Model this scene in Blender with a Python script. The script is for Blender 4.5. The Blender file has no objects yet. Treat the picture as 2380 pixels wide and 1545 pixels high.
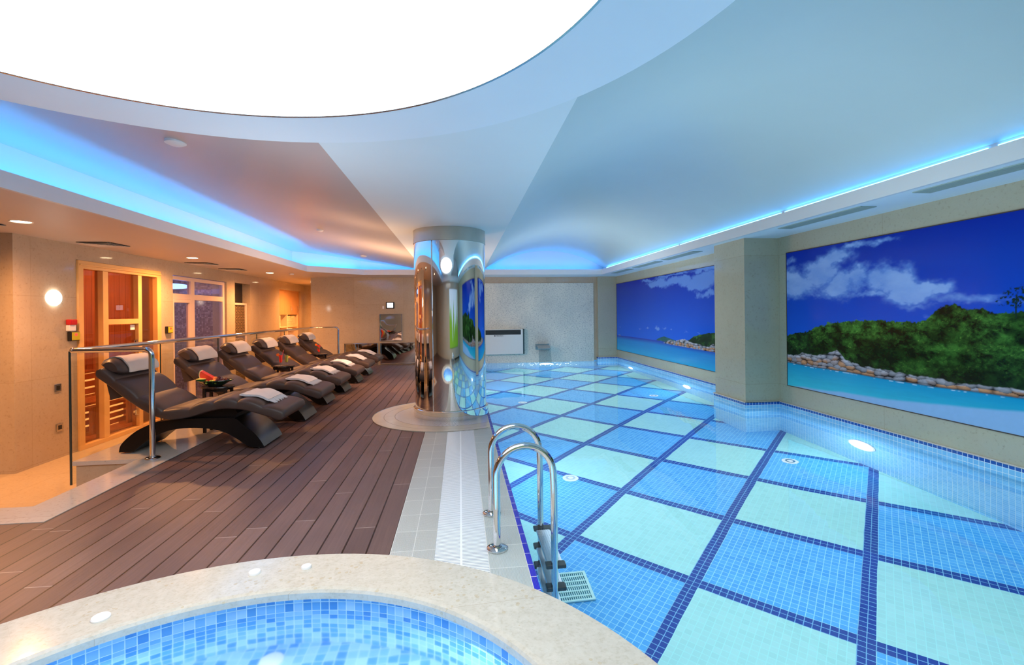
import bpy, bmesh, math, random
import numpy as np
from mathutils import Vector, Matrix
random.seed(7)
PI = math.pi
scene = bpy.context.scene
COL = scene.collection

# ------------------------------------------------------------------ helpers
class MB:
    """collects shapes; build() links them as one mesh object"""
    def __init__(s): s.nomerge = False; s.v = []; s.f = []; s.sm = []; s.uv = {}
    def add(s, vs, fs, smooth=False):
        o = len(s.v); s.v += [tuple(map(float, p)) for p in vs]
        for f in fs: s.f.append([i + o for i in f]); s.sm.append(smooth)
        return s
    def box(s, x0, y0, z0, x1, y1, z1):
        x0, x1 = sorted((x0, x1)); y0, y1 = sorted((y0, y1)); z0, z1 = sorted((z0, z1))
        return s.add([(x0,y0,z0),(x1,y0,z0),(x1,y1,z0),(x0,y1,z0),(x0,y0,z1),(x1,y0,z1),(x1,y1,z1),(x0,y1,z1)],
              [(0,3,2,1),(4,5,6,7),(0,1,5,4),(1,2,6,5),(2,3,7,6),(3,0,4,7)])
    def rbox(s, x0, y0, z0, x1, y1, z1, b=.004, seg=2):
        s.k = getattr(s, 'k', 0)+1; j = (s.k % 4)*.0003; x0, x1 = min(x0, x1)+j, max(x0, x1)-j; y0, y1 = min(y0, y1)+j, max(y0, y1)-j; z0, z1 = min(z0, z1)+j, max(z0, z1)-j
        bm = bmesh.new(); bmesh.ops.create_cube(bm, size=1)
        for v in bm.verts: v.co = Vector(((x0+x1)/2+v.co.x*abs(x1-x0), (y0+y1)/2+v.co.y*abs(y1-y0), (z0+z1)/2+v.co.z*abs(z1-z0)))
        bmesh.ops.bevel(bm, geom=bm.edges[:], offset=min(b, .45*min(abs(x1-x0), abs(y1-y0), abs(z1-z0))), segments=seg, profile=.5, affect='EDGES')
        return s.bm(bm)
    def bm(s, bm, smooth=False, M=None):
        bm.verts.index_update()
        vs = [(M @ v.co if M else v.co)[:] for v in bm.verts]
        s.add(vs, [[v.index for v in f.verts] for f in bm.faces], smooth); bm.free(); return s
    def quad(s, a, b, c, d): return s.add([a, b, c, d], [(0, 1, 2, 3)])
    def sphere(s, c, r, seg=16, rings=10, sc=(1,1,1)):
        bm = bmesh.new(); bmesh.ops.create_uvsphere(bm, u_segments=seg, v_segments=rings, radius=1)
        for v in bm.verts: v.co = Vector((c[0]+v.co.x*r*sc[0], c[1]+v.co.y*r*sc[1], c[2]+v.co.z*r*sc[2]))
        return s.bm(bm, True)
    def lathe(s, prof, c=(0,0,0), n=32, axis='z', a0=0, a1=2*PI, smooth=True, caps=True):
        full = abs(a1-a0-2*PI) < 1e-6; m = n if full else n+1
        vs = []; fs = []
        for k in range(m):
            a = a0+(a1-a0)*k/n; ca, sa = math.cos(a), math.sin(a)
            for r, h in prof:
                p = (r*ca, r*sa, h)
                if axis == 'y': p = (r*ca, h, r*sa)
                if axis == 'x': p = (h, r*ca, r*sa)
                vs.append((c[0]+p[0], c[1]+p[1], c[2]+p[2]))
        L = len(prof)
        for k in range(n):
            k2 = (k+1) % m
            for j in range(L-1): fs.append((k*L+j, k2*L+j, k2*L+j+1, k*L+j+1))
        s.add(vs, fs, smooth)
        if caps and full:
            for j in (0, L-1):
                if prof[j][0] > 1e-6: s.add([vs[k*L+j] for k in range(m)], [tuple(range(m))])
        return s
    def cyl(s, c, r, h, n=32, axis='z', r2=None):
        return s.lathe([(r, 0), (r2 if r2 is not None else r, h)], c, n, axis)
    def tube(s, pts, r, n=12, cap=True, radii=None):
        P = [Vector(p) for p in pts]; vs = []; fs = []; N = None
        for i, p in enumerate(P):
            t = ((P[i+1]-p) if i+1 < len(P) else (p-P[i-1]))
            if 0 < i < len(P)-1: t = (P[i+1]-p).normalized()+(p-P[i-1]).normalized()
            t.normalize()
            if N is None:
                N = t.orthogonal().normalized()
            else:
                N = (N-t*N.dot(t)); N.normalize()
            B = t.cross(N); rr = radii[i] if radii else r
            for k in range(n):
                a = 2*PI*k/n; vs.append(p+(N*math.cos(a)+B*math.sin(a))*rr)
        for i in range(len(P)-1):
            for k in range(n):
                fs.append((i*n+k, i*n+(k+1) % n, (i+1)*n+(k+1) % n, (i+1)*n+k))
        s.add(vs, fs, True)
        if cap:
            s.add(vs[:n], [tuple(range(n))[::-1]]); s.add(vs[-n:], [tuple(range(n))])
        return s
    def prism(s, poly, y0, y1, axis='y', smooth=False):
        """poly in (x,z) extruded along y (or (x,y) along z, or (y,z) along x)"""
        def P(a, b, h): return (a, h, b) if axis == 'y' else ((a, b, h) if axis == 'z' else (h, a, b))
        n = len(poly)
        vs = [P(a, b, y0) for a, b in poly]+[P(a, b, y1) for a, b in poly]
        s.add(vs, [(i, (i+1) % n, n+(i+1) % n, n+i) for i in range(n)], smooth)
        s.add(vs, [tuple(range(n))[::-1], tuple(range(n, 2*n))]); return s
    def grid(s, fn, nu, nv, smooth=True, closeu=False):
        vs = [fn(i/(nu if closeu else nu-1), j/(nv-1)) for i in range(nu) for j in range(nv)]
        fs = []
        for i in range(nu if closeu else nu-1):
            for j in range(nv-1):
                i2 = (i+1) % nu
                fs.append((i*nv+j, i2*nv+j, i2*nv+j+1, i*nv+j+1))
        return s.add(vs, fs, smooth)
    def build(s, name, mat, parent=None, off=None, fix=True):
        o3 = off
        me = bpy.data.meshes.new(name)
        vs = s.v if o3 is None else [(a-o3[0], b-o3[1], c-o3[2]) for a, b, c in s.v]
        me.from_pydata(vs, [], s.f)
        me.polygons.foreach_set('use_smooth', s.sm)
        if fix:
            bm = bmesh.new(); bm.from_mesh(me)
            if not s.nomerge: bmesh.ops.remove_doubles(bm, verts=bm.verts, dist=1e-5)
            bmesh.ops.recalc_face_normals(bm, faces=bm.faces)
            for e in bm.edges:
                if len(e.link_faces) == 2 and e.calc_face_angle(0) > .61: e.smooth = False
            bm.to_mesh(me); bm.free()
        me.materials.append(mat); me.update()
        o = bpy.data.objects.new(name, me); COL.objects.link(o)
        if parent: o.parent = parent
        return o

def tag(o, label=None, cat=None, group=None, kind=None):
    if label: o['label'] = label
    if cat: o['category'] = cat
    if group: o['group'] = group
    if kind: o['kind'] = kind
    return o
def thing(name, label, cat, loc=(0,0,0), group=None):
    o = bpy.data.objects.new(name, None); COL.objects.link(o); o.location = loc; o.empty_display_size = .1
    return tag(o, label, cat, group)
def solo(name, mb, mat, label, cat, loc, group=None):
    o = mb.build(name, mat, off=loc); o.location = loc
    return tag(o, label, cat, group)
def part(name, mb, mat, parent, world=True, label=None):
    off = None
    if world:
        off = Vector((0,0,0)); q = parent
        while q: off = off+q.location; q = q.parent
    o = mb.build(name, mat, parent, off=off)
    if label: o['label'] = label
    return o
def struct(name, mb, mat, fix=True):
    return tag(mb.build(name, mat, fix=fix), kind='structure')
def dup(root, loc, label=None):
    r = root.copy(); COL.objects.link(r); r.location = loc
    if label: r['label'] = label
    for ch in root.children:
        c = ch.copy(); COL.objects.link(c); c.parent = r
        for g in ch.children:
            d = g.copy(); COL.objects.link(d); d.parent = c
    return r

# ------------------------------------------------------------------ materials
def srgb(r, g, b):
    f = lambda c: (c/255/12.92) if c/255 <= .04045 else ((c/255+.055)/1.055)**2.4
    return (f(r), f(g), f(b), 1)
class NT:
    def __init__(s, name):
        s.m = bpy.data.materials.new(name); s.m.use_nodes = True; s.t = s.m.node_tree; s.t.nodes.clear()
        s.out = s.t.nodes.new('ShaderNodeOutputMaterial')
    def n(s, typ, **kw):
        nd = s.t.nodes.new(typ)
        for k, v in kw.items():
            if hasattr(nd, k) and not isinstance(v, bpy.types.NodeSocket): setattr(nd, k, v)
        return nd
    def L(s, a, b): s.t.links.new(a, b)
    def put(s, sock, v):
        if isinstance(v, bpy.types.NodeSocket): s.L(v, sock)
        elif v is not None: sock.default_value = v
    def math(s, op, a, b=None, c=None, clamp=False):
        nd = s.t.nodes.new('ShaderNodeMath'); nd.operation = op; nd.use_clamp = clamp
        s.put(nd.inputs[0], a)
        if b is not None: s.put(nd.inputs[1], b)
        if c is not None: s.put(nd.inputs[2], c)
        return nd.outputs[0]
    def pos(s):
        return s.t.nodes.new('ShaderNodeTexCoord').outputs['Object']
    def uv(s):
        nd = s.t.nodes.new('ShaderNodeUVMap'); return nd.outputs[0]
    def sep(s, v):
        nd = s.t.nodes.new('ShaderNodeSeparateXYZ'); s.L(v, nd.inputs[0]); return nd.outputs
    def comb(s, x, y, z=0.0):
        nd = s.t.nodes.new('ShaderNodeCombineXYZ')
        s.put(nd.inputs[0], x); s.put(nd.inputs[1], y); s.put(nd.inputs[2], z); return nd.outputs[0]
    def noise(s, v, scale=5, detail=4, rough=.5, out='Fac', dist=0):
        nd = s.t.nodes.new('ShaderNodeTexNoise'); s.L(v, nd.inputs['Vector'])
        nd.inputs['Scale'].default_value = scale; nd.inputs['Detail'].default_value = detail
        nd.inputs['Roughness'].default_value = rough; nd.inputs['Distortion'].default_value = dist
        return nd.outputs[out]
    def white(s, v):
        nd = s.t.nodes.new('ShaderNodeTexWhiteNoise'); nd.noise_dimensions = '3D'; s.L(v, nd.inputs['Vector']); return nd.outputs['Value']
    def ramp(s, f, stops, interp='LINEAR'):
        nd = s.t.nodes.new('ShaderNodeValToRGB'); s.L(f, nd.inputs[0]); cr = nd.color_ramp; cr.interpolation = interp
        while len(cr.elements) > 1: cr.elements.remove(cr.elements[-1])
        cr.elements[0].position = stops[0][0]; cr.elements[0].color = stops[0][1]
        for p, c in stops[1:]:
            e = cr.elements.new(p); e.color = c
        return nd.outputs[0]
    def mix(s, f, a, b):
        nd = s.t.nodes.new('ShaderNodeMix'); nd.data_type = 'RGBA'
        s.put(nd.inputs[0], f); s.put(nd.inputs[6], a); s.put(nd.inputs[7], b); return nd.outputs[2]
    def mul(s, a, b, f=1.0):
        nd = s.t.nodes.new('ShaderNodeMix'); nd.data_type = 'RGBA'; nd.blend_type = 'MULTIPLY'
        s.put(nd.inputs[0], f); s.put(nd.inputs[6], a); s.put(nd.inputs[7], b); return nd.outputs[2]
    def bump(s, h, dist=.002, strength=1.0):
        nd = s.t.nodes.new('ShaderNodeBump'); s.L(h, nd.inputs['Height'])
        nd.inputs['Distance'].default_value = dist; nd.inputs['Strength'].default_value = strength
        return nd.outputs[0]
    def bsdf(s, color=None, rough=.5, metal=0, normal=None, spec=None, emit=None, estr=0, coat=0, trans=0, ior=None, alpha=None, sheen=0):
        b = s.t.nodes.new('ShaderNodeBsdfPrincipled')
        s.put(b.inputs['Base Color'], color); s.put(b.inputs['Roughness'], rough); s.put(b.inputs['Metallic'], metal)
        if normal is not None: s.L(normal, b.inputs['Normal'])
        if spec is not None: b.inputs['Specular IOR Level'].default_value = spec
        if emit is not None: s.put(b.inputs['Emission Color'], emit); s.put(b.inputs['Emission Strength'], estr)
        if coat: b.inputs['Coat Weight'].default_value = coat; b.inputs['Coat Roughness'].default_value = .06
        if trans: b.inputs['Transmission Weight'].default_value = trans
        if ior: b.inputs['IOR'].default_value = ior
        if alpha is not None: b.inputs['Alpha'].default_value = alpha
        if sheen: b.inputs['Sheen Weight'].default_value = sheen
        s.L(b.outputs[0], s.out.inputs[0]); return s.m

def plain(name, c, rough=.5, metal=0, vary=.08, scale=12, bump=0, **kw):
    t = NT(name); p = t.pos(); f = t.noise(p, scale, 3)
    col = t.mix(f, tuple(x*(1-vary) for x in c[:3])+(1,), tuple(min(1, x*(1+vary)) for x in c[:3])+(1,))
    nrm = t.bump(t.noise(p, scale*12, 2), bump) if bump else None
    return t.bsdf(col, rough, metal, nrm, **kw)
def emis(name, c, st):
    t = NT(name); e = t.t.nodes.new('ShaderNodeEmission'); e.inputs[0].default_value = c; e.inputs[1].default_value = st
    t.L(e.outputs[0], t.out.inputs[0]); return t.m
def marble(name, c1, c2, rough=.12, panel=None, axes=(1, 2), spec=.5, joint=.003, speck=0.5, dark=None, off=(0, 0)):
    t = NT(name); p = t.pos(); f = t.noise(p, 2.2, 8, .62, dist=.4); g = t.noise(p, 34, 4, .7)
    col = t.mix(t.math('MULTIPLY_ADD', g, speck, t.math('MULTIPLY', f, 1-speck)), c1, c2)
    col = t.mul(col, t.ramp(g, [(.3, (.82,.8,.78,1)), (.42, (1,1,1,1))]))
    if panel:
        x = t.sep(p); a = t.math('ADD', x[axes[0]], off[0]); b = t.math('ADD', x[axes[1]], off[1])
        fa = t.math('FRACT', t.math('DIVIDE', a, panel[0])); fb = t.math('FRACT', t.math('DIVIDE', b, panel[1]))
        j = t.math('MAXIMUM', t.math('LESS_THAN', fa, joint/panel[0]), t.math('LESS_THAN', fb, joint/panel[1]))
        w = t.white(t.comb(t.math('FLOOR', t.math('DIVIDE', a, panel[0])), t.math('FLOOR', t.math('DIVIDE', b, panel[1])), .5))
        col = t.mul(col, t.ramp(w, [(0, (.93,.93,.93,1)), (1, (1.0,1.0,1.0,1))]))
        col = t.mul(col, t.mix(j, (1,1,1,1), (.72,.68,.62,1)))
    return t.bsdf(col, rough, 0, None, spec=spec)
def mosaic(name, size, colors, grout, axes=(1, 2), rough=.15, uv=False, gw=.09, off=(0, 0), band=None, emit=0):
    t = NT(name); p = t.uv() if uv else t.pos(); x = t.sep(p)
    a = t.math('DIVIDE', t.math('ADD', x[axes[0]], off[0]), size); b = t.math('DIVIDE', t.math('ADD', x[axes[1]], off[1]), size)
    g = t.math('MAXIMUM', t.math('LESS_THAN', t.math('FRACT', a), gw), t.math('LESS_THAN', t.math('FRACT', b), gw))
    w = t.white(t.comb(t.math('FLOOR', a), t.math('FLOOR', b), .37))
    n = len(colors)
    col = t.ramp(w, [(i/n, c) for i, c in enumerate(colors)], 'CONSTANT')
    if band:
        m = t.math('GREATER_THAN', x[axes[1]], band[0]); col = t.mix(m, col, band[1])
    col = t.mix(g, col, grout)
    nrm = t.bump(t.math('SUBTRACT', 1.0, g), .001)
    return t.bsdf(col, rough, 0, nrm, emit=col if emit else None, estr=emit)

WOODL = srgb(232, 190, 125)
M = {}
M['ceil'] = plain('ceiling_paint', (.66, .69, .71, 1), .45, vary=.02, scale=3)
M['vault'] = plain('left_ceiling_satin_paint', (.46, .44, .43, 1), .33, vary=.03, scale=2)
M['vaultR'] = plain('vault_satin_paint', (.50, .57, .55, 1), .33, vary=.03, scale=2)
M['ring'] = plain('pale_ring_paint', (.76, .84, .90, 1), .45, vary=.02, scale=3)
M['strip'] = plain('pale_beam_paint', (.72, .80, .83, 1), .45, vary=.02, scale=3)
M['soffitR'] = plain('cool_lit_soffit_paint', (.74, .82, .86, 1), .5, vary=.02, scale=3)  # same soffit, the cool light over the pool tinted into this copy
M['soffit'] = plain('soffit_paint', (.60, .55, .50, 1), .5, vary=.02, scale=3)  # same soffit, the warm light of the left side tinted into its colour
M['beige'] = marble('beige_marble_wall', srgb(168, 150, 126), srgb(196, 180, 156), .07, (1.3, 1.02), (1, 2), off=(.2, .42), spec=.5, speck=.35)
M['beigeX'] = marble('beige_marble_far_wall', srgb(166, 150, 128), srgb(194, 180, 158), .07, (1.3, 1.02), (0, 2), off=(.2, .42), spec=.5, speck=.35)
M['beigeR'] = marble('beige_marble_pool_wall', srgb(164, 162, 140), srgb(186, 184, 162), .1, (1.6, 1.76), (1, 2), off=(.35, -.34), spec=.5, speck=.35)
M['floorm'] = marble('polished_marble_floor', srgb(180, 160, 130), srgb(204, 186, 156), .07, (.9, .9), (0, 1), off=(.1, .3), spec=.5)
M['curb'] = marble('pale_marble_curb', srgb(186, 178, 168), srgb(208, 200, 190), .07, (9, 1.28), (0, 1), off=(50, .3), spec=.5)
M['black'] = plain('black_plastic', (.012, .012, .012, 1), .35)
M['chrome'] = plain('polished_steel', (.72, .72, .72, 1), .07, 1, vary=.02)
M['steel'] = plain('brushed_steel', (.55, .56, .57, 1), .22, 1, vary=.04)
M['white'] = plain('white_plastic', (.78, .78, .78, 1), .35, vary=.02)
M['wood'] = plain('pale_wood_frame', srgb(226, 178, 112), .42, vary=.1, scale=5)
M['led_r'] = emis('red_led', (1, .06, .03, 1), 2.2)

# --- column metal
t = NT('mirror_column_metal'); p = t.pos()
M['colm'] = t.bsdf(t.mix(t.noise(p, 3, 2), (.80, .79, .77, 1), (.86, .85, .83, 1)), .035, 1, t.bump(t.noise(p, 1.3, 1), .004))

# --- decking
t = NT('composite_decking'); p = t.pos(); x = t.sep(p); PW = .1372
a = t.math('DIVIDE', t.math('ADD', x[0], .4075+PW*40), PW); k = t.math('FLOOR', a); fa = t.math('FRACT', a)
w = t.white(t.comb(k, 3.0, .2)); yy = t.math('DIVIDE', t.math('ADD', x[1], t.math('MULTIPLY_ADD', w, 7.3, 20.0)), 2.2)
kj = t.math('FLOOR', yy); fj = t.math('FRACT', yy)
gap = t.math('MAXIMUM', t.math('LESS_THAN', fa, .045), t.math('GREATER_THAN', fa, .97))
joint = t.math('LESS_THAN', fj, .0028)
w2 = t.white(t.comb(k, kj, .7))
grain = t.noise(t.comb(t.math('MULTIPLY', x[0], 60.0), t.math('MULTIPLY', x[1], 1.6), k), 1.5, 5, .6)
blot = t.noise(p, 1.8, 3)
col = t.ramp(w2, [(0, srgb(88, 70, 69)), (.5, srgb(97, 78, 76)), (1, srgb(108, 88, 85))])
col = t.mul(col, t.ramp(grain, [(.25, (.78,.78,.78,1)), (.75, (1.15,1.12,1.1,1))]))
col = t.mul(col, t.ramp(blot, [(.3, (.85,.85,.87,1)), (.7, (1.1,1.08,1.05,1))]))
col = t.mix(joint, col, srgb(150, 140, 135)); col = t.mix(gap, col, (.008, .005, .004, 1))
ribs = t.math('SINE', t.math('MULTIPLY', fa, 2*PI*22))
hgt = t.math('SUBTRACT', t.math('MULTIPLY', ribs, .12), t.math('MULTIPLY', gap, 4.0))
M['deck'] = t.bsdf(col, .38, 0, t.bump(hgt, .0012), spec=.45)
# --- ribbed tiles, walkway
def ribtile(name, c1, tx, ty, offx, ribs=24, rough=.3):
    t = NT(name); p = t.pos(); x = t.sep(p)
    a = t.math('DIVIDE', t.math('ADD', x[0], offx), tx); b = t.math('DIVIDE', t.math('ADD', x[1], 10.0), ty)
    fa = t.math('FRACT', a); fb = t.math('FRACT', b)
    g = t.math('MAXIMUM', t.math('LESS_THAN', fa, .003/tx), t.math('LESS_THAN', fb, .0035/ty))
    w = t.white(t.comb(t.math('FLOOR', a), t.math('FLOOR', b), .1))
    col = t.mul(c1, t.ramp(w, [(0, (.9,.9,.9,1)), (1, (1,1,1,1))]))
    rb = t.math('SINE', t.math('MULTIPLY', fa, 2*PI*ribs))
    col = t.mul(col, t.ramp(rb, [(0, (.84,.84,.84,1)), (.6, (1,1,1,1))]))
    col = t.mix(g, col, srgb(226, 226, 220))
    return t.bsdf(col, rough, 0, t.bump(rb, .0006), spec=.5)
M['tileL'] = ribtile('ribbed_grey_tile', srgb(190, 192, 187), .1265, .245, .4075+.1265*20)
M['tileR'] = ribtile('ribbed_grey_edge_tile', srgb(188, 196, 193), .203, .245, -.14+.203*20, 34)
M['tileB'] = ribtile('blue_edge_tile', srgb(42, 48, 190), .0335, .118, -.343+.0335*20, 5, .2)
t = NT('white_slat_grating'); p = t.pos(); x = t.sep(p)
f = t.math('FRACT', t.math('DIVIDE', t.math('ADD', x[1], 10.0), .0155))
mid = t.math('LESS_THAN', t.math('ABSOLUTE', t.math('ADD', x[0], .0073)), .006)
s_ = t.math('MULTIPLY', t.math('LESS_THAN', f, .3), t.math('SUBTRACT', 1.0, mid))
M['grate'] = t.bsdf(t.mix(s_, srgb(228, 232, 236), srgb(120, 130, 140)), .4, 0, t.bump(t.math('SUBTRACT', 1.0, s_), .003))
# --- column paving
CC = (-.13, 6.45)
t = NT('round_paving_tile'); p = t.pos(); x = t.sep(p)
dx = t.math('SUBTRACT', x[0], CC[0]); dy = t.math('SUBTRACT', x[1], CC[1])
r_ = t.math('SQRT', t.math('ADD', t.math('MULTIPLY', dx, dx), t.math('MULTIPLY', dy, dy)))
th = t.math('ARCTAN2', dy, dx)
rr = t.math('LESS_THAN', r_, .74)
sl = t.math('LESS_THAN', t.math('FRACT', t.math('MULTIPLY', th, 44.0)), .35)
ring = t.math('LESS_THAN', t.math('ABSOLUTE', t.math('SUBTRACT', r_, .74)), .004)
ring2 = t.math('LESS_THAN', t.math('ABSOLUTE', t.math('SUBTRACT', r_, .88)), .003)
col = t.mix(t.noise(p, 6, 4), srgb(186, 180, 166), srgb(204, 198, 184))
col = t.mix(rr, col, t.mix(sl, srgb(222, 222, 224), srgb(110, 116, 122)))
col = t.mix(t.math('MAXIMUM', ring, ring2), col, srgb(150, 146, 138))
M['paving'] = t.bsdf(col, .16, 0, None, spec=.5)
# --- jacuzzi coping
t = NT('fossil_marble_coping'); p = t.pos(); x = t.sep(p)
n1 = t.noise(p, 18, 6, .65); n2 = t.noise(p, 4, 4); n3 = t.noise(p, 70, 3)
vo = t.t.nodes.new('ShaderNodeTexVoronoi'); t.L(p, vo.inputs['Vector']); vo.inputs['Scale'].default_value = 26
col = t.mix(n1, srgb(176, 168, 152), srgb(208, 203, 192))
col = t.mix(t.math('MULTIPLY', t.math('LESS_THAN', vo.outputs['Distance'], .24), t.math('GREATER_THAN', n2, .54)), col, srgb(186, 174, 152))
col = t.mul(col, t.ramp(n3, [(.3, (.9,.88,.85,1)), (.5, (1,1,1,1))]))
ang = t.math('ARCTAN2', t.math('SUBTRACT', x[1], 1.013), t.math('ADD', x[0], .857))
jf = t.math('FRACT', t.math('DIVIDE', t.math('ADD', ang, 6.6945), .323))
col = t.mix(t.math('LESS_THAN', jf, .005), col, srgb(176, 166, 150))
M['coping'] = t.bsdf(col, .12, 0, None, spec=.5)
# --- pool floor
t = NT('pool_floor_mosaic'); p = t.pos(); x = t.sep(p)
S = .988; an = math.radians(-44.35); ox, oy = -.475, 3.882
ca, sa = math.cos(an), math.sin(an)
X0 = t.math('SUBTRACT', x[0], ox); Y0 = t.math('SUBTRACT', x[1], oy)
P_ = t.math('DIVIDE', t.math('ADD', t.math('MULTIPLY', X0, ca), t.math('MULTIPLY', Y0, sa)), S)
Q_ = t.math('DIVIDE', t.math('ADD', t.math('MULTIPLY', X0, -sa), t.math('MULTIPLY', Y0, ca)), S)
P_ = t.math('ADD', P_, 20.0); Q_ = t.math('ADD', Q_, 20.0)
NMOD = 22.0
par = t.math('MODULO', t.math('ADD', t.math('FLOOR', P_), t.math('FLOOR', Q_)), 2.0)
light = t.math('LESS_THAN', par, .5)
def band(c):
    f = t.math('FRACT', t.math('ADD', c, 1/NMOD)); return t.math('LESS_THAN', f, 2/NMOD)
bd = t.math('MAXIMUM', band(P_), band(Q_))
def gr(c, w): return t.math('LESS_THAN', t.math('FRACT', t.math('MULTIPLY', t.math('ADD', c, 100.0), NMOD)), w)
g = t.math('MAXIMUM', gr(P_, .1), gr(Q_, .1))
tn = t.white(t.comb(t.math('FLOOR', t.math('MULTIPLY', P_, NMOD)), t.math('FLOOR', t.math('MULTIPLY', Q_, NMOD)), .3))
blue = t.ramp(tn, [(0, srgb(74, 158, 224)), (1, srgb(92, 174, 232))])
lite = t.ramp(tn, [(0, srgb(160, 212, 210)), (1, srgb(168, 219, 217))])
col = t.mix(light, t.mix(g, blue, srgb(150, 212, 236)), t.mix(g, lite, srgb(166, 226, 222)))
col = t.mix(bd, col, t.mix(g, srgb(36, 66, 146), srgb(120, 176, 214)))
M['poolfloor'] = t.bsdf(col, .35, 0, None, spec=.2)
M['poolwall'] = mosaic('pool_wall_mosaic', .044, [srgb(126, 194, 236), srgb(134, 200, 240), srgb(118, 188, 232)], srgb(214, 236, 246), (1, 2), off=(10, 9.932), band=(.057, srgb(30, 84, 170)), gw=.1)
M['poolwallX'] = mosaic('pool_end_wall_mosaic', .044, [srgb(126, 194, 236), srgb(134, 200, 240), srgb(118, 188, 232)], srgb(214, 236, 246), (0, 2), off=(10, 9.932), band=(.057, srgb(30, 84, 170)), gw=.1)
JB = [srgb(80, 150, 216), srgb(140, 190, 236), srgb(176, 212, 242), srgb(104, 170, 226), srgb(132, 188, 234), srgb(92, 160, 220), srgb(160, 202, 240)]
M['jwall'] = mosaic('jacuzzi_wall_mosaic', .043, JB, srgb(222, 236, 244), (0, 1), uv=True, off=(10, 10+.0115), gw=.1)
M['jfloor'] = mosaic('jacuzzi_floor_mosaic', .05, JB, srgb(190, 220, 244), (0, 1), off=(10, 10), gw=.1)
# --- water
def water(name, bumps, tint, rough=0):
    t = NT(name); p = t.pos()
    g = t.t.nodes.new('ShaderNodeBsdfGlass'); g.inputs['IOR'].default_value = 1.33; g.inputs['Roughness'].default_value = rough
    g.inputs['Color'].default_value = tint
    h = t.noise(p, bumps[0], 2, .5); t.L(t.bump(h, bumps[1]), g.inputs['Normal'])
    t.L(g.outputs[0], t.out.inputs[0]); return t.m
M['water'] = water('pool_water', (1.6, .0028), (.93, .99, 1, 1))
M['jwater'] = water('jacuzzi_water', (5, .006), (.9, .97, 1, 1), .18)
# --- glass (thin sheet)
def sheet(name, tint, refl=.9, rough=0.0, bump=None):
    t = NT(name); tr = t.t.nodes.new('ShaderNodeBsdfTransparent'); tr.inputs[0].default_value = tint
    gl = t.t.nodes.new('ShaderNodeBsdfGlossy'); gl.inputs['Roughness'].default_value = rough; gl.inputs[0].default_value = (refl, refl, refl, 1)
    ge = t.t.nodes.new('ShaderNodeNewGeometry'); dp = t.t.nodes.new('ShaderNodeVectorMath'); dp.operation = 'DOT_PRODUCT'; t.L(ge.outputs['Incoming'], dp.inputs[0]); t.L(ge.outputs['Normal'], dp.inputs[1])
    fac = t.math('MULTIPLY_ADD', t.math('POWER', t.math('SUBTRACT', 1.0, t.math('ABSOLUTE', dp.outputs['Value'])), 5.0), .95, .045)
    if bump: nb = t.bump(t.noise(t.pos(), bump[0], 2), bump[1]); t.L(nb, gl.inputs['Normal'])
    mx = t.t.nodes.new('ShaderNodeMixShader'); t.L(fac, mx.inputs[0]); t.L(tr.outputs[0], mx.inputs[1]); t.L(gl.outputs[0], mx.inputs[2])
    t.L(mx.outputs[0], t.out.inputs[0]); return t.m
M['glass'] = sheet('clear_glass', (.93, .95, .93, 1))
M['bronzeglass'] = sheet('bronze_tinted_glass', (.80, .70, .64, 1))
M['wetglass'] = sheet('misted_glass', (.84, .78, .76, 1), .9, .12, (40, .01))
# --- leather
t = NT('brown_leather'); p = t.pos()
v = t.t.nodes.new('ShaderNodeTexVoronoi'); t.L(p, v.inputs['Vector']); v.inputs['Scale'].default_value = 260
M['leather'] = t.bsdf(t.mix(t.noise(p, 6, 3), srgb(60, 48, 44), srgb(72, 58, 53)), .42, 0, t.bump(v.outputs['Distance'], .0006), spec=.4)
M['basewood'] = plain('black_lacquered_base', (.006, .005, .005, 1), .35, vary=.2, spec=.2)
M['basemetal'] = plain('base_brushed_metal', (.17, .155, .14, 1), .26, 1, vary=.05)
t = NT('cream_terry_towel'); p = t.pos(); f = t.noise(p, 400, 2)
M['towel'] = t.bsdf(t.mix(t.noise(p, 9, 2), srgb(196, 180, 168), srgb(210, 194, 182)), .9, 0, t.bump(f, .003), sheen=.3)
t = NT('white_fringed_towel'); p = t.pos(); f = t.noise(p, 500, 2)
M['towel2'] = t.bsdf(t.mix(t.noise(p, 12, 2), srgb(190, 188, 190), srgb(208, 204, 206)), .9, 0, t.bump(f, .002), sheen=.3)
# --- sauna wood (vertical boards)
def boards(name, c1, c2, w, axis, rough=.5):
    t = NT(name); p = t.pos(); x = t.sep(p); a = t.math('DIVIDE', t.math('ADD', x[axis], 30.0), w)
    g = t.math('LESS_THAN', t.math('FRACT', a), .05)
    wv = t.white(t.comb(t.math('FLOOR', a), .5, .5))
    st = [60.0, 60.0, 60.0]; st[2 if axis != 2 else 1] = 3.0
    gr_ = t.noise(t.comb(t.math('MULTIPLY', x[0], st[0]), t.math('MULTIPLY', x[1], st[1]), t.math('MULTIPLY', x[2], st[2])), .5, 4)
    col = t.mul(t.mix(wv, c1, c2), t.ramp(gr_, [(.3, (.85,.85,.85,1)), (.7, (1.1,1.1,1.1,1))]))
    col = t.mix(g, col, tuple(q*.35 for q in c1[:3])+(1,))
    return t.bsdf(col, rough)
M['saunaY'] = boards('sauna_boards', srgb(206, 138, 84), srgb(222, 156, 100), .09, 1)
M['saunaX'] = boards('sauna_side_boards', srgb(206, 138, 84), srgb(222, 156, 100), .09, 0)
M['steamwall'] = mosaic('steam_room_mosaic', .024, [srgb(150, 136, 138), srgb(138, 124, 126), srgb(160, 146, 148), srgb(130, 116, 118), srgb(176, 164, 166)], srgb(116, 104, 106), (1, 2), rough=.1, gw=.08, off=(10, 10))
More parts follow.
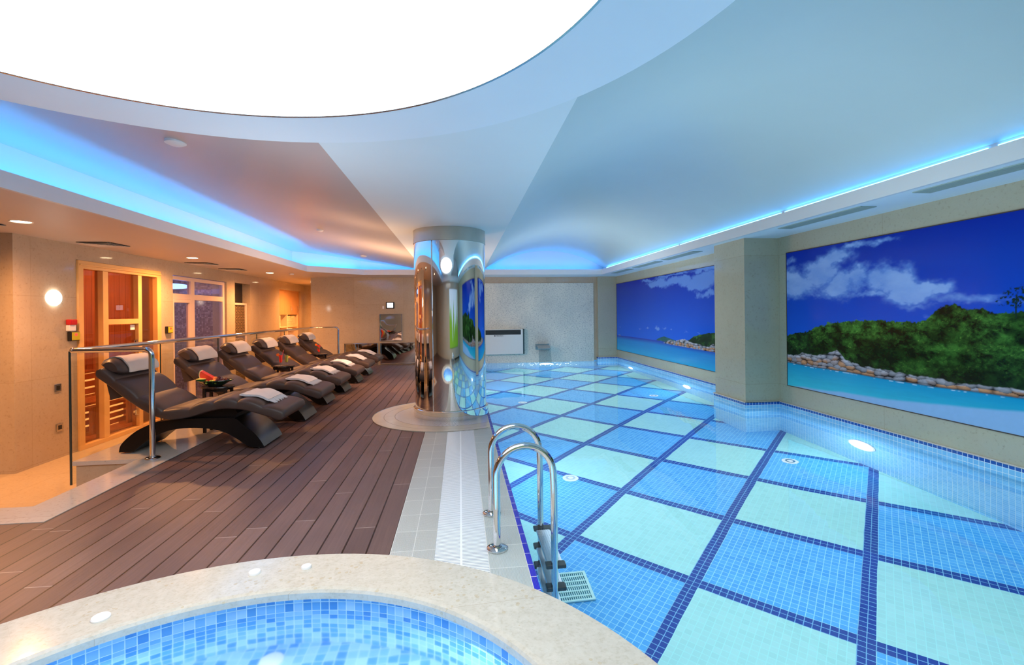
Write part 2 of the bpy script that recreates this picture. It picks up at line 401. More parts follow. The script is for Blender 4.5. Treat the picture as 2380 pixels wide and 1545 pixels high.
M['steamwallX'] = mosaic('steam_room_side_mosaic', .035, [srgb(150, 136, 138), srgb(138, 124, 126), srgb(160, 146, 148), srgb(130, 116, 118), srgb(176, 164, 166)], srgb(116, 104, 106), (0, 2), rough=.1, gw=.08, off=(10, 10))
M['led_blue'] = emis('blue_led_strip', (.035, .37, 1, 1), 36)
M['led_cyan'] = emis('cyan_led_strip', (.035, .30, 1, 1), 24)

# ------------------------------------------------------------------ camera
cam = bpy.data.cameras.new('camera'); co = bpy.data.objects.new('camera', cam); COL.objects.link(co)
yaw, pitch, roll = .10959, -.00117, -.0109
F = Vector((math.sin(yaw)*math.cos(pitch), math.cos(yaw)*math.cos(pitch), math.sin(pitch)))
Rr = Vector((math.cos(yaw), -math.sin(yaw), 0)); U = Rr.cross(F)
R2 = Rr*math.cos(roll)+U*math.sin(roll); U2 = -Rr*math.sin(roll)+U*math.cos(roll)
co.matrix_world = Matrix(((R2.x, U2.x, -F.x, 0), (R2.y, U2.y, -F.y, 0), (R2.z, U2.z, -F.z, 1.35), (0, 0, 0, 1)))
cam.sensor_fit = 'HORIZONTAL'; cam.sensor_width = 36; cam.lens = 1100*36/2380
cam.shift_y = -43.9/2380; cam.clip_start = .02; cam.clip_end = 100
scene.camera = co

# ------------------------------------------------------------------ shell
XLW, XRW, YF, YB, ZS = -5.137, 4.357, 12.95, -2.2, 2.339
ZLOW = -.449
JC, JR = (-.857, 1.013), 1.752          # jacuzzi coping circle
JI, JRI = (-.818, 1.135), 1.272
def strips(mb, x0, x1, y0, y1, z, hole=None, step=.03):
    """horizontal rectangle with a round hole, as strips along y"""
    if hole is None or x1 < hole[0]-hole[2] or x0 > hole[0]+hole[2]:
        return mb.quad((x0,y0,z),(x1,y0,z),(x1,y1,z),(x0,y1,z))
    n = max(1, int((x1-x0)/step))
    for i in range(n):
        a, b = x0+(x1-x0)*i/n, x0+(x1-x0)*(i+1)/n
        h = lambda x: math.sqrt(max(0, hole[2]**2-(x-hole[0])**2))
        ha, hb = h(a), h(b)
        if ha == 0 and hb == 0: mb.quad((a,y0,z),(b,y0,z),(b,y1,z),(a,y1,z)); continue
        mb.quad((a, min(y1, hole[1]+ha), z), (b, min(y1, hole[1]+hb), z), (b,y1,z), (a,y1,z))
        if hole[1]-ha > y0 or hole[1]-hb > y0:
            mb.quad((a,y0,z),(b,y0,z),(b, max(y0, hole[1]-hb), z),(a, max(y0, hole[1]-ha), z))
    return mb
H = (JC[0], JC[1], JR-.06)
XP = .3765
b = MB(); strips(b, -2.75, -.4075, YB, YF, 0, H)
strips(b, -8, -2.75, YB, 3.45, 0)
struct('floor_decking', b, M['deck'])
b = MB(); strips(b, -.4075, -.1545, YB, 5.78, .002, H); struct('floor_tile_strip', b, M['tileL'])
b = MB(); strips(b, -.1545, .1397, YB, 5.82, .001, H)
o = struct('floor_drain_grating', b, M['grate'])
b = MB(); strips(b, .1397, .343, YB, YF, .002, H); strips(b, -.4075, .1397, 7.1, YF, .002); struct('floor_pool_edge', b, M['tileR'])
b = MB(); strips(b, .343, XP, YB, YF, .003, H)
b.quad((XP,YB,.003),(XP,YF,.003),(XP,YF,-.06),(XP,YB,-.06)); struct('trim_1', b, M['tileB'])
# round paving about the column
b = MB(); n = 96; pts = []
for k in range(n):
    a = 2*PI*k/n; xx, yy = -.157+1.0*math.cos(a), 6.456+1.0*math.sin(a); pts.append((min(xx, .342), yy))
b.prism(pts, -.004, .006, axis='z'); struct('floor_column_paving', b, M['paving'])
b = MB(); b.lathe([(.997, .001), (1.006, .008)], (-.157, 6.456, 0), 96, caps=False, a0=math.radians(62), a1=math.radians(298)); struct('trim_2', b, M['steel'])
# curb and platform under the loungers
b = MB()
b.box(-3.05, 3.45, -.03, -2.75, 4.85, .004); b.box(-8, 3.45, -.03, -3.05, 3.742, .004)
b.box(-3.62, 4.85, -.035, -2.75, YF, .004); struct('floor_marble_curb', b, M['curb'])
b = MB(); b.box(-3.03, 3.72, ZLOW, -2.76, 4.87, -.03); b.box(-8, 3.46, ZLOW, -3.03, 3.72, -.03)
b.box(-3.6, 4.87, ZLOW, -2.76, YF, -.035); struct('wall_platform_riser', b, M['beigeX'])
b = MB(); strips(b, -8, -3.0, 3.5, 17, ZLOW); struct('floor_lower_hall', b, M['floorm'])

# pool
b = MB(); b.quad((XP-.02,YB,-1.2),(XRW+.05,YB,-1.2),(XRW+.05,YF,-1.2),(XP-.02,YF,-1.2)); struct('floor_pool', b, M['poolfloor'])
b = MB(); b.box(XRW, YB, -1.2, XRW+.2, YF, .10)
b.box(3.845, 6.055, -1.2, XRW, 6.86, .10)
struct('wall_pool_right', b, M['poolwall'])
b = MB(); b.box(XP, YF, -1.2, XRW, YF+.2, .012); b.box(3.80, 12.80, -1.2, XRW, YF, .10)
b.box(3.845, 6.05, -1.2, XRW, 6.054, .10); b.box(XP, YB-.1, -1.2, XRW, YB, .02)
struct('wall_pool_end', b, M['poolwallX'])
b = MB(); b.box(XP-.1, 2.42, -1.2, XP-.002, YF, -.004); struct('wall_pool_left', b, M['poolwall'])
b = MB(); strips(b, XP+.0005, XRW, YB, YF, -.012, (JC[0], JC[1], JR-.03)); o = struct('water_pool', b, M['water'], fix=False)
for p in o.data.polygons: p.use_smooth = True

# right wall + pillar
b = MB(); b.box(XRW, YB, .10, XRW+.2, YF+.2, ZS+.6); struct('wall_right', b, M['beigeR'])
b = MB(); b.box(3.865, 6.075, .10, XRW, 6.84, ZS+.02); struct('wall_pillar', b, M['beigeR'])
b = MB(); b.box(3.82, 12.82, .10, XRW, YF, ZS+.02); struct('wall_corner_pilaster', b, M['beigeR'])
b = MB(); b.box(XRW-.012, YB, .092, XRW, YF, .104); b.box(3.84, 6.05, .092, XRW, 6.865, .106); b.box(3.80, 12.79, .092, XRW, YF, .106)
struct('trim_3', b, M['curb'])

# far wall
t = NT('rough_split_stone'); p = t.pos(); x = t.sep(p)
v = t.comb(t.math('MULTIPLY', x[0], 1.0), x[1], t.math('MULTIPLY', x[2], 2.2))
n1 = t.noise(v, 24, 5, .65); n2 = t.noise(p, 1.6, 4)
col = t.mul(t.mix(t.ramp(n1, [(.36, (0,0,0,1)), (.5, (1,1,1,1))]), srgb(172, 176, 170), srgb(218, 218, 206)), t.ramp(n2, [(.3, (.85,.88,.9,1)), (.7, (1.1,1.08,1.05,1))]))
M['rough'] = t.bsdf(col, .5, 0, t.bump(n1, .012), spec=.3)
b = MB(); b.box(-3.64, YF, -.05, XP-.1, YF+.25, ZS+.6); b.box(XP-.1, YF, .0125, 4.6, YF+.25, ZS+.6)
b.box(-3.89, YF, ZLOW, -3.64, 16.6, ZS+.6); struct('wall_far', b, M['beigeX'])
b = MB(); b.box(XP-.1, YF-.03, -.05, 3.72, YF+.001, 2.17); struct('wall_far_stone_panel', b, M['rough'])
b = MB(); b.box(-5.4, 16.36, ZLOW, -3.6, 16.6, ZS+.3); struct('wall_hall_end', b, M['beigeX'])
# left wall with openings
b = MB(); t_ = .3; x0, x1 = XLW-t_, XLW
ops = [(6.985, 8.765, 2.135), (9.145, 11.13, 2.105), (11.51, 12.31, 2.12), (14.2, 16.08, 2.11)]
ys = 6.083
for a, c, zt in ops:
    b.box(x0, ys, ZLOW, x1, a, ZS+.3); b.box(x0, a, zt, x1, c, ZS+.3); ys = c
b.box(x0, ys, ZLOW, x1, 16.6, ZS+.3)
struct('wall_left', b, M['beige'])
b = MB(); b.box(-8.2, 6.075, ZLOW, XLW, 6.0829, ZS+.3); struct('wall_left_return', b, M['beigeX'])
b = MB(); b.box(-8.3, YB, ZLOW, -8.0, 6.3, ZS+.6); struct('wall_outer', b, M['beige'])
b = MB(); b.box(-8.3, YB-.25, -1.2, 4.6, YB, ZS+.9); struct('wall_back', b, M['beigeX'])

# ------------------------------------------------------------------ ceiling
LXL, LXR, LYF, LYN, ZL = -3.43, 3.722, 12.09, -1.6, 2.472
b = MB()
def sof(p): b.prism(p, ZS, ZS+.02, axis='z')
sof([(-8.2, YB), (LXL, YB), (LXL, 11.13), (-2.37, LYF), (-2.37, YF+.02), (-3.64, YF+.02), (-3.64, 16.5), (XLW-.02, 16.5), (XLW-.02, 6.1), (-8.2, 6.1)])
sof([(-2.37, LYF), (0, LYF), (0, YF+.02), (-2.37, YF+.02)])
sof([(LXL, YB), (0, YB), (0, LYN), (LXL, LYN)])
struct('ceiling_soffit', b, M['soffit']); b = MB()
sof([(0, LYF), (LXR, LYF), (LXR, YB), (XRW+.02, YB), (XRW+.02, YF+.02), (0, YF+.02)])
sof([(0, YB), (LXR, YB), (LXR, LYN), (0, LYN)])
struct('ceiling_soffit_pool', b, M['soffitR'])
b = MB()
lp = [(LXL, LYN), (LXL, 11.13), (-2.37, LYF), (LXR, LYF), (LXR, LYN)]
for i in range(5):
    (ax, ay), (cx, cy) = lp[i], lp[(i+1) % 5]
    d = Vector((cx-ax, cy-ay)).normalized(); nn = Vector((-d.y, d.x))*.03
    b.prism([(ax-nn.x*.25, ay-nn.y*.25), (cx-nn.x*.25, cy-nn.y*.25), (cx+nn.x+d.x*.01, cy+nn.y+d.y*.01), (ax+nn.x-d.x*.01, ay+nn.y-d.y*.01)], ZS-.001, ZL, axis='z')
struct('trim_4', b, M['ceil'])
# cove back walls
b = MB(); bl = -3.78; br = 3.87; bf = 12.48; bn = -1.95
b.quad((bl, bn, ZS), (bl, 11.25, ZS), (bl, 11.25, 2.83), (bl, bn, 2.83))
b.quad((bl, 11.25, ZS), (-2.5, bf, ZS), (-2.5, bf, 2.85), (bl, 11.25, 2.83))
b.quad((-2.5, bf, ZS), (.61, bf, ZS), (.61, bf, 2.85), (-2.5, bf, 2.85))
b.quad((.61, bf, ZS), (br, bf, ZS), (br, bf, 3.2), (.61, bf, 3.2))
b.quad((br, bn, ZS), (br, bf, ZS), (br, bf, 2.545), (br, bn, 2.545))
b.quad((bl, bn, ZS), (br, bn, ZS), (br, bn, 3.2), (bl, bn, 3.2))
struct('ceiling_cove_back', b, M['ceil'])
# beam strip
SX0, SX1, ZB = -.885, .61, 2.45
b = MB(); b.box(SX0, bn, ZB, SX1, bf, ZB+.05); struct('ceiling_beam_strip', b, M['strip'])
# left coved ceiling and right vault
def zleft(x):
    tt = (SX0-x)/(SX0-bl); return ZB+.36*math.sin(min(1, tt)*PI/2)**1.0
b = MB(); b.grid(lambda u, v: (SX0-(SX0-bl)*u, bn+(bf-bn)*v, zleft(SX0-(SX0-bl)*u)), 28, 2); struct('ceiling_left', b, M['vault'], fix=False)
def zright(x):
    xa, xb = SX1, br; cm = (xa+xb)/2; hw = (xb-xa)/2; sg = .50
    R_ = (hw*hw+sg*sg)/(2*sg); zz = math.sqrt(R_*R_-(x-cm)**2)-(R_-sg)
    return ZB+.003+zz+(x-xa)/(xb-xa)*.09
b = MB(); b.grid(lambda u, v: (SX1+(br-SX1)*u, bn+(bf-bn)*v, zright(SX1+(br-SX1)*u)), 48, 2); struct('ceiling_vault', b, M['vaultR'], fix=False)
# roof above everything
# skylight ring and disc
RC, RR = (-.96, 1.127), 1.984; IC, IR = (-.98, 1.178), 1.535; ZR = 2.44
b = MB(); n = 128; vs = []; fs = []
for k in range(n):
    a = 2*PI*k/n; c_, s_ = math.cos(a), math.sin(a)
    vs += [(RC[0]+RR*c_, RC[1]+RR*s_, 3.05), (RC[0]+RR*c_, RC[1]+RR*s_, ZR), (IC[0]+IR*c_, IC[1]+IR*s_, ZR), (IC[0]+IR*c_, IC[1]+IR*s_, ZR+.02)]
for k in range(n):
    k2 = (k+1) % n
    for j in range(3): fs.append((k*4+j, k2*4+j, k2*4+j+1, k*4+j+1))
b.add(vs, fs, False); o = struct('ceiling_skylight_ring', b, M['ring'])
b = MB(); b.lathe([(IR-.002, ZR-.004), (IR+.008, ZR-.004)], (IC[0], IC[1], 0), 128, caps=False); struct('trim_5', b, M['steel'])
b = MB(); b.prism([(IC[0]+(IR+.02)*math.cos(2*PI*k/96), IC[1]+(IR+.02)*math.sin(2*PI*k/96)) for k in range(96)], ZR+.002, ZR+.008, axis='z')
M['sky'] = emis('glowing_skylight_panel', (.93, .97, 1, 1), 6.0)
solo('skylight_panel', b, M['sky'], 'large glowing white round skylight panel inside the ceiling ring', 'skylight', (IC[0], IC[1], ZR+.008))

# ------------------------------------------------------------------ LED strips in the coves
def led(x0, y0, x1, y1, z, mat, label, w=.02):
    d = Vector((x1-x0, y1-y0)).normalized(); nn = Vector((-d.y, d.x))*w/2
    b = MB(); b.prism([(x0-nn.x, y0-nn.y), (x1-nn.x, y1-nn.y), (x1+nn.x, y1+nn.y), (x0+nn.x, y0+nn.y)], z, z+.008, axis='z')
    return solo('led_strip', b, mat, label, 'led strip', ((x0+x1)/2, (y0+y1)/2, z))
led(-3.60, -1.4, -3.60, 11.2, 2.375, M['led_blue'], 'long blue light strip in the ceiling cove above the loungers', .05)
led(-3.5, 11.3, -2.45, 12.27, 2.375, M['led_blue'], 'short blue light strip behind the angled corner of the ceiling cove', .05)
led(-2.4, 12.26, .6, 12.26, 2.375, M['led_cyan'], 'blue light strip in the far ceiling cove left of the column', .05)
led(.7, 12.26, 3.6, 12.26, 2.375, M['led_cyan'], 'blue light strip in the far ceiling cove under the pool vault', .05)
b = MB(); ya = -1.4
M['led_R'] = emis('bright_blue_led_strip', (.10, .45, 1, 1), 12)
for y1 in (.7, 3.05, 5.3, 8.0, 12.2):
    b.box(br-.012, ya, 2.498, br-.002, y1-.05, 2.522); ya = y1+.02
solo('led_strip', b, M['led_R'], 'thin bright blue light strip along the right ceiling cove above the murals', 'led strip', (br-.01, 5.4, 2.508))

# ------------------------------------------------------------------ jacuzzi
b = MB(); n = 128; vs = []; fs = []
prof = [(1, 0, -.06), (1, 0, .000), (1, -.006, .008), (0, .030, .010), (0, .008, .006), (0, 0, -.006), (0, 0, -.036), (0, .02, -.04), (0, .05, -.04)]
for k in range(n):
    a = 2*PI*k/n; c_, s_ = math.cos(a), math.sin(a)
    for w_, dr, z in prof:
        C0, r0 = (JC, JR) if w_ else (JI, JRI)
        vs.append((C0[0]+(r0+dr)*c_, C0[1]+(r0+dr)*s_, z))
Lp = len(prof)
for k in range(n):
    k2 = (k+1) % n
    for j in range(Lp-1): fs.append((k*Lp+j, k2*Lp+j, k2*Lp+j+1, k*Lp+j+1))
b.add(vs, fs, False)
jz = thing('jacuzzi', 'round jacuzzi with pale fossil marble rim and blue mosaic basin in the foreground', 'jacuzzi', (JC[0], JC[1], -.6))
part('coping', b, M['coping'], jz, label='wide pale marble rim')
def uvwall(name, c, r, z0, z1, mat, parent, n=128, a0=0, a1=2*PI):
    mb = MB(); mb.lathe([(r, z0), (r, z1)], (c[0], c[1], 0), n, caps=False, a0=a0, a1=a1)
    o = part(name, mb, mat, parent) if parent else struct(name, mb, mat)
    me = o.data; uvl = me.uv_layers.new(name='UVMap'); lz = parent.location if parent else Vector()
    for pl in me.polygons:
        cc = pl.center+lz; am = math.atan2(cc.y-c[1], cc.x-c[0])
        for li in pl.loop_indices:
            v = me.vertices[me.loops[li].vertex_index].co+lz
            a = math.atan2(v.y-c[1], v.x-c[0])
            while a-am > PI: a -= 2*PI
            while a-am < -PI: a += 2*PI
            uvl.data[li].uv = (a*r, v.z)
    return o
uvwall('basin_wall', JI, JRI+.045, -.44, -.038, M['jwall'], jz)
uvwall('outer_wall', JC, JR-.03, -1.2, -.03, M['jwall'], jz)
b = MB(); b.prism([(JI[0]+(JRI+.05)*math.cos(2*PI*k/96), JI[1]+(JRI+.05)*math.sin(2*PI*k/96)) for k in range(96)], -.46, -.42, axis='z')
part('basin_floor', b, M['jfloor'], jz)
b = MB(); b.add([(JI[0]+(JRI+.044)*math.cos(2*PI*k/96), JI[1]+(JRI+.044)*math.sin(2*PI*k/96), -.118) for k in range(96)], [tuple(range(96))])
wt_ = part('water', b, M['jwater'], jz)
b = MB(); b.lathe([(.0, .022), (.035, .020), (.052, .012), (.054, 0)], (-.90, 2.34, -.42), 32); part('drain_cover', b, M['white'], jz)
for (x_, y_, r_), lb in zip([(-1.606, 2.297, .036), (-1.078, 2.598, .030), (-.826, 2.62, .026)],
        ['largest white round air button on the marble rim, leftmost one', 'white round button on the marble rim, left of the pair above the basin', 'white round button on the marble rim, right of the pair above the basin']):
    b = MB(); b.lathe([(r_, .009), (r_, .016), (r_*.9, .021), (r_*.55, .023), (0, .0235)], (x_, y_, 0), 32)
    solo('air_button', b, M['white'], lb, 'button', (x_, y_, .01), 'air buttons on the jacuzzi rim')

# ------------------------------------------------------------------ column
col_ = thing('column', 'round mirror polished steel column between the decking and the pool', 'column', (CC[0], CC[1], 0))
b = MB(); b.cyl((CC[0], CC[1], .12), .474, 2.17, 96); part('shaft', b, M['colm'], col_)
M['collar'] = plain('satin_stone_collar', srgb(176, 174, 162), .25, .5, vary=.05)
b = MB(); b.lathe([(.498, .006), (.498, .118), (.49, .125), (.474, .126)], (CC[0], CC[1], 0), 96, caps=False); part('base_ring', b, M['colm'], col_, label='polished base ring')
b = MB(); b.lathe([(.474, 2.275), (.482, 2.28), (.482, 2.452)], (CC[0], CC[1], 0), 96, caps=False); part('top_ring', b, M['collar'], col_, label='matt grey-beige collar')
def colp(px_ang, r=.474): return (CC[0]+r*math.cos(px_ang), CC[1]+r*math.sin(px_ang))
for ad in (243, 66):
    a = math.radians(ad); x_, y_ = colp(a, .474)
    b = MB(); b.tube([(x_, y_, .126), (x_, y_, 2.275)], .007, 8); part('seam_strip', b, M['chrome'], col_)

# ------------------------------------------------------------------ sauna (window wall, room, benches)
b = MB(); b.box(-7.6, 6.6, ZLOW, -7.5, 9.0, 2.3); struct('wall_sauna_back', b, M['saunaY'])
b = MB(); b.box(-7.5, 6.6, ZLOW, XLW-.3, 6.7, 2.3); b.box(-7.5, 8.93, ZLOW, XLW-.3, 9.0, 2.3); struct('wall_sauna_side', b, M['saunaX'])
b = MB(); b.box(-7.6, 6.6, 2.25, XLW-.3, 9.0, 2.32); struct('ceiling_sauna', b, M['saunaY'])
b = MB(); b.box(-7.6, 6.6, ZLOW-.02, XLW-.28, 9.0, ZLOW+.01); struct('floor_sauna', b, M['saunaX'])
sf = thing('sauna_glazing', 'pale wood framed sauna front with three bronze glass panels and a glass door', 'sauna', (XLW, 7.87, ZLOW))
xo = XLW+.03
b = MB()
b.rbox(XLW-.1, 6.986, ZLOW, xo, 7.072, 2.13); b.rbox(XLW-.1, 8.655, ZLOW, xo, 8.762, 2.13)
b.rbox(XLW-.1, 7.06, 2.02, xo, 8.67, 2.13); b.rbox(XLW-.1, 7.06, ZLOW, xo, 8.67, ZLOW+.06)
b.rbox(XLW-.02, 7.0, 2.06, xo+.015, 8.75, 2.085)
part('outer_frame', b, M['wood'], sf)
b = MB(); b.rbox(XLW-.09, 7.43, ZLOW+.06, xo-.005, 7.535, 2.02); part('mullion', b, M['wood'], sf)
b = MB(); b.rbox(XLW-.09, 8.18, ZLOW+.06, xo-.005, 8.27, 2.02); part('mullion', b, M['wood'], sf)
b = MB(); b.rbox(XLW-.09, 7.53, 1.245, xo-.005, 8.185, 1.325); part('transom', b, M['wood'], sf)
for a, c, z0, z1 in ((7.07, 7.435, ZLOW+.06, 2.03), (7.53, 8.185, 1.32, 2.03), (8.265, 8.66, ZLOW+.06, 2.03)):
    b = MB(); b.box(XLW-.05, a, z0, XLW-.044, c, z1); part('glass_panel', b, M['bronzeglass'], sf)
dr = tag(bpy.data.objects.new('glass_door', None)); COL.objects.link(dr); dr.parent = sf
dr.location = (0, 0, 0)
b = MB(); b.box(XLW-.03, 7.545, ZLOW+.075, XLW-.022, 8.175, 1.235); part('door_glass', b, M['bronzeglass'], dr)
for zz in (.94, -.16):
    b = MB(); b.rbox(XLW-.035, 8.12, zz-.045, XLW+.005, 8.20, zz+.045, .006); b.cyl((XLW-.008, 8.185, zz-.05), .016, .10, 16); part('hinge', b, M['chrome'], dr)
b = MB(); b.rbox(XLW-.02, 8.05, 1.15, XLW-.012, 8.15, 1.23, .002); part('notice_sticker', b, M['white'], dr, label='small white sticker')
# benches with lit gaps
M['bench'] = plain('sauna_bench_wood', srgb(214, 142, 84), .5, vary=.12, scale=8)
M['warmline'] = emis('amber_light_strip', (1, .45, .12, 1), 2.6)
def bench(x0, x1, y0, y1, ztop, zb, nsl, lab):
    t_ = thing('sauna_bench', lab, 'bench', ((x0+x1)/2, (y0+y1)/2, zb), 'sauna benches')
    b = MB()
    for k in range(5):
        xx = x0+(x1-x0)*k/5; b.rbox(xx, y0, ztop-.03, xx+(x1-x0)/5-.012, y1, ztop, .004)
    part('seat', b, M['bench'], t_)
    b = MB(); hh = (ztop-.04-zb)/nsl
    for k in range(nsl): b.rbox(x1-.03, y0, zb+hh*k+.018, x1-.008, y1, zb+hh*(k+1)-.012, .004)
    part('slatted_front', b, M['bench'], t_)
    b = MB(); b.box(x1-.06, y0+.02, zb, x1-.05, y1-.02, ztop-.05); part('light_panel', b, M['warmline'], t_, label='amber glow behind the slats')
bench(-6.2, -5.76, 6.75, 8.9, .02, ZLOW+.01, 4, 'lower slatted sauna bench glowing amber between its slats')
bench(-6.9, -6.21, 6.75, 8.9, .46, .05, 3, 'upper slatted sauna bench glowing amber behind the bronze glass')
for (y0, y1, lb) in ((7.86, 8.08, 'wooden slatted heater guard behind the left sauna glass'), (8.66, 8.86, 'wooden slatted heater guard behind the sauna door')):
    b = MB()
    for k in range(7):
        yy = y0+(y1-y0)*k/7; b.rbox(-5.63, yy, ZLOW+.01, -5.60, yy+(y1-y0)/7-.01, -.02, .004)
    b.box(-5.74, y0, -.05, -5.63, y1, -.02); b.box(-5.74, y0, ZLOW+.011, -5.63, y1, ZLOW+.04)
    solo('heater_guard', b, M['wood'], lb, 'guard', (-5.75, (y0+y1)/2, ZLOW+.01), 'slatted guards inside the sauna')

# ------------------------------------------------------------------ steam room
b = MB(); b.box(-7.1, 9.02, ZLOW, -7.0, 11.45, 2.3); struct('wall_steam_back', b, M['steamwall'])
b = MB(); b.box(-7.0, 9.02, ZLOW, XLW-.3, 9.08, 2.3); b.box(-7.0, 11.38, ZLOW, XLW-.3, 11.45, 2.3); struct('wall_steam_side', b, M['steamwallX'])
b = MB(); b.box(-7.1, 9.02, 2.25, XLW-.3, 11.45, 2.33); struct('ceiling_steam', b, M['ceil'])
b = MB(); b.box(-7.1, 9.02, ZLOW-.02, XLW-.28, 11.45, ZLOW+.01); struct('floor_steam', b, M['steamwall'])
M['alu'] = plain('pinkish_aluminium_frame', srgb(222, 196, 178), .35, 0, vary=.03)
st = thing('steam_room_glazing', 'pale framed steam room front with misted glass door and blue lit top panes', 'steam room', (XLW-.1, 10.14, ZLOW))
xo = XLW-.04; xi = XLW-.11
b = MB(); b.rbox(xi, 9.147, ZLOW, xo, 9.19, 2.10); b.rbox(xi, 11.03, ZLOW, xo, 11.128, 2.10); b.rbox(xi, 9.15, 2.03, xo, 11.12, 2.10); b.rbox(xi, 9.15, ZLOW, xo, 11.12, ZLOW+.06); part('outer_frame', b, M['alu'], st)
b = MB(); b.rbox(xi, 9.79, ZLOW+.05, xo+.004, 9.92, 2.04); part('mullion', b, M['alu'], st)
b = MB(); b.rbox(xi, 9.18, 1.67, xo+.003, 11.04, 1.775); part('transom', b, M['alu'], st)
for a, c, z0, z1 in ((9.18, 9.8, 1.77, 2.035), (9.91, 11.035, 1.77, 2.035), (9.91, 11.035, ZLOW+.05, 1.675)):
    b = MB(); b.box(XLW-.075, a, z0, XLW-.07, c, z1); part('glass_pane', b, M['wetglass'], st)
dd = bpy.data.objects.new('glass_door', None); COL.objects.link(dd); dd.parent = st
b = MB(); b.box(XLW-.07, 9.24, ZLOW+.11, XLW-.066, 9.75, 1.62); part('door_glass', b, M['wetglass'], dd)
b = MB(); b.rbox(xi+.01, 9.19, ZLOW+.06, xo+.008, 9.245, 1.67); b.rbox(xi+.01, 9.74, ZLOW+.06, xo+.008, 9.79, 1.67); b.rbox(xi+.01, 9.24, 1.61, xo+.008, 9.75, 1.67); b.rbox(xi+.01, 9.24, ZLOW+.06, xo+.008, 9.75, ZLOW+.12); part('door_frame', b, M['alu'], dd)
M['steamled'] = emis('violet_blue_ring_light', (.12, .28, 1, 1), 9)
b = MB(); b.lathe([(.66, 1.96), (.72, 1.93), (.78, 1.96), (.72, 1.99), (.66, 1.96)], (-6.15, 9.95, 0), 64, caps=False)
solo('ring_light', b, M['steamled'], 'blue glowing oval ring light near the steam room ceiling', 'ring light', (-6.15, 9.95, 1.97))
M['glow'] = emis('warm_white_lamp', (1, .86, .72, 1), 30)
b = MB(); b.sphere((-6.8, 9.45, 1.72), .06); solo('steam_room_lamp', b, M['glow'], 'small bright lamp inside the steam room behind the upper left pane', 'lamp', (-6.8, 9.45, 1.66))
b = MB(); b.rbox(-6.99, 9.09, ZLOW+.011, -6.5, 11.37, 0.0, .02); solo('steam_room_bench', b, M['steamwall'], 'mosaic tiled bench along the steam room back wall', 'bench', (-6.75, 10.2, ZLOW))

# ------------------------------------------------------------------ niche with a patterned panel
b = MB(); b.box(-5.36, 11.5, ZLOW, -5.32, 12.32, 2.14); struct('wall_niche_back', b, M['black'])
b = MB(); b.box(-5.36, 12.311, ZLOW, XLW-.31, 12.36, 2.14); struct('wall_niche_side', b, M['beigeX'])
t = NT('ornamental_brown_fabric'); p = t.pos(); x = t.sep(p)
u = t.math('SUBTRACT', t.math('FRACT', t.math('DIVIDE', t.math('ADD', x[1], 10.0), .17)), .5)
v = t.math('SUBTRACT', t.math('FRACT', t.math('DIVIDE', t.math('ADD', x[2], 10.0), .26)), .5)
u2 = t.math('SUBTRACT', t.math('FRACT', t.math('DIVIDE', t.math('ADD', x[1], 10.085), .17)), .5)
v2 = t.math('SUBTRACT', t.math('FRACT', t.math('DIVIDE', t.math('ADD', x[2], 10.13), .26)), .5)
def rg(a, c): 
    q = t.math('SQRT', t.math('ADD', t.math('MULTIPLY', a, a), t.math('MULTIPLY', c, c)))
    return t.math('MAXIMUM', t.math('LESS_THAN', t.math('ABSOLUTE', t.math('SUBTRACT', q, .36)), .05), t.math('LESS_THAN', t.math('ABSOLUTE', t.math('SUBTRACT', q, .15)), .045))
M['ornament'] = t.bsdf(t.mix(t.math('MAXIMUM', rg(u, v), rg(u2, v2)), srgb(48, 34, 26), srgb(128, 104, 68)), .5)
pn = thing('patterned_panel', 'dark brown panel with gold oval pattern in a pale frame inside the niche', 'panel', (XLW-.2, 11.86, ZLOW))
b = MB(); b.rbox(XLW-.12, 11.52, ZLOW+.02, XLW-.10, 12.235, 1.61); part('patterned_cloth', b, M['ornament'], pn)
b = MB(); b.rbox(XLW-.13, 12.23, ZLOW, XLW-.07, 12.29, 1.66); b.rbox(XLW-.13, 11.52, 1.61, XLW-.07, 12.29, 1.66); part('frame', b, M['alu'], pn)

# ------------------------------------------------------------------ towel cupboard
M['cabdoor'] = plain('tan_cabinet_door', srgb(196, 146, 96), .4, vary=.03)
M['cabin'] = plain('cream_shelf_board', srgb(240, 214, 170), .45, vary=.03)
cb = thing('towel_cupboard', 'built-in cupboard with tan doors above open cream towel shelves', 'cupboard', (XLW-.3, 15.14, ZLOW))
xb, xf = -5.60, XLW-.07
b = MB(); b.box(xb-.02, 14.1, ZLOW, xb, 16.2, 2.13); part('back_board', b, M['cabin'], cb)
for y0, y1 in ((14.17, 14.20), (14.99, 15.04), (15.93, 15.98)):
    b = MB(); b.box(xb, y0, ZLOW, xf, y1, 1.38); part('upright', b, M['cabin'], cb)
for z0 in (.99, .52, .05, -.42):
    b = MB(); b.box(xb, 14.2, z0, xf-.01, 15.94, z0+.03); part('shelf', b, M['cabin'], cb)
for y0, y1 in ((14.22, 14.80), (14.805, 15.38), (15.385, 15.96)):
    d_ = bpy.data.objects.new('door', None); COL.objects.link(d_); d_.parent = cb
    b = MB(); b.rbox(xf-.02, y0, 1.375, xf, y1, 2.06, .003); part('door_leaf', b, M['cabdoor'], d_)
    b = MB(); hy = y0+.06 if y0 < 14.5 else y1-.06
    b.tube([(xf, hy, 1.45), (xf+.03, hy, 1.47), (xf+.035, hy, 1.54), (xf+.03, hy, 1.61), (xf, hy, 1.63)], .006, 8); part('handle', b, M['chrome'], d_)
b = MB(); b.rbox(xb, 14.2, 2.06, xf, 15.979, 2.12); b.rbox(xb, 15.98, ZLOW, xf, 16.08, 2.12); part('top_filler', b, M['cabdoor'], cb)
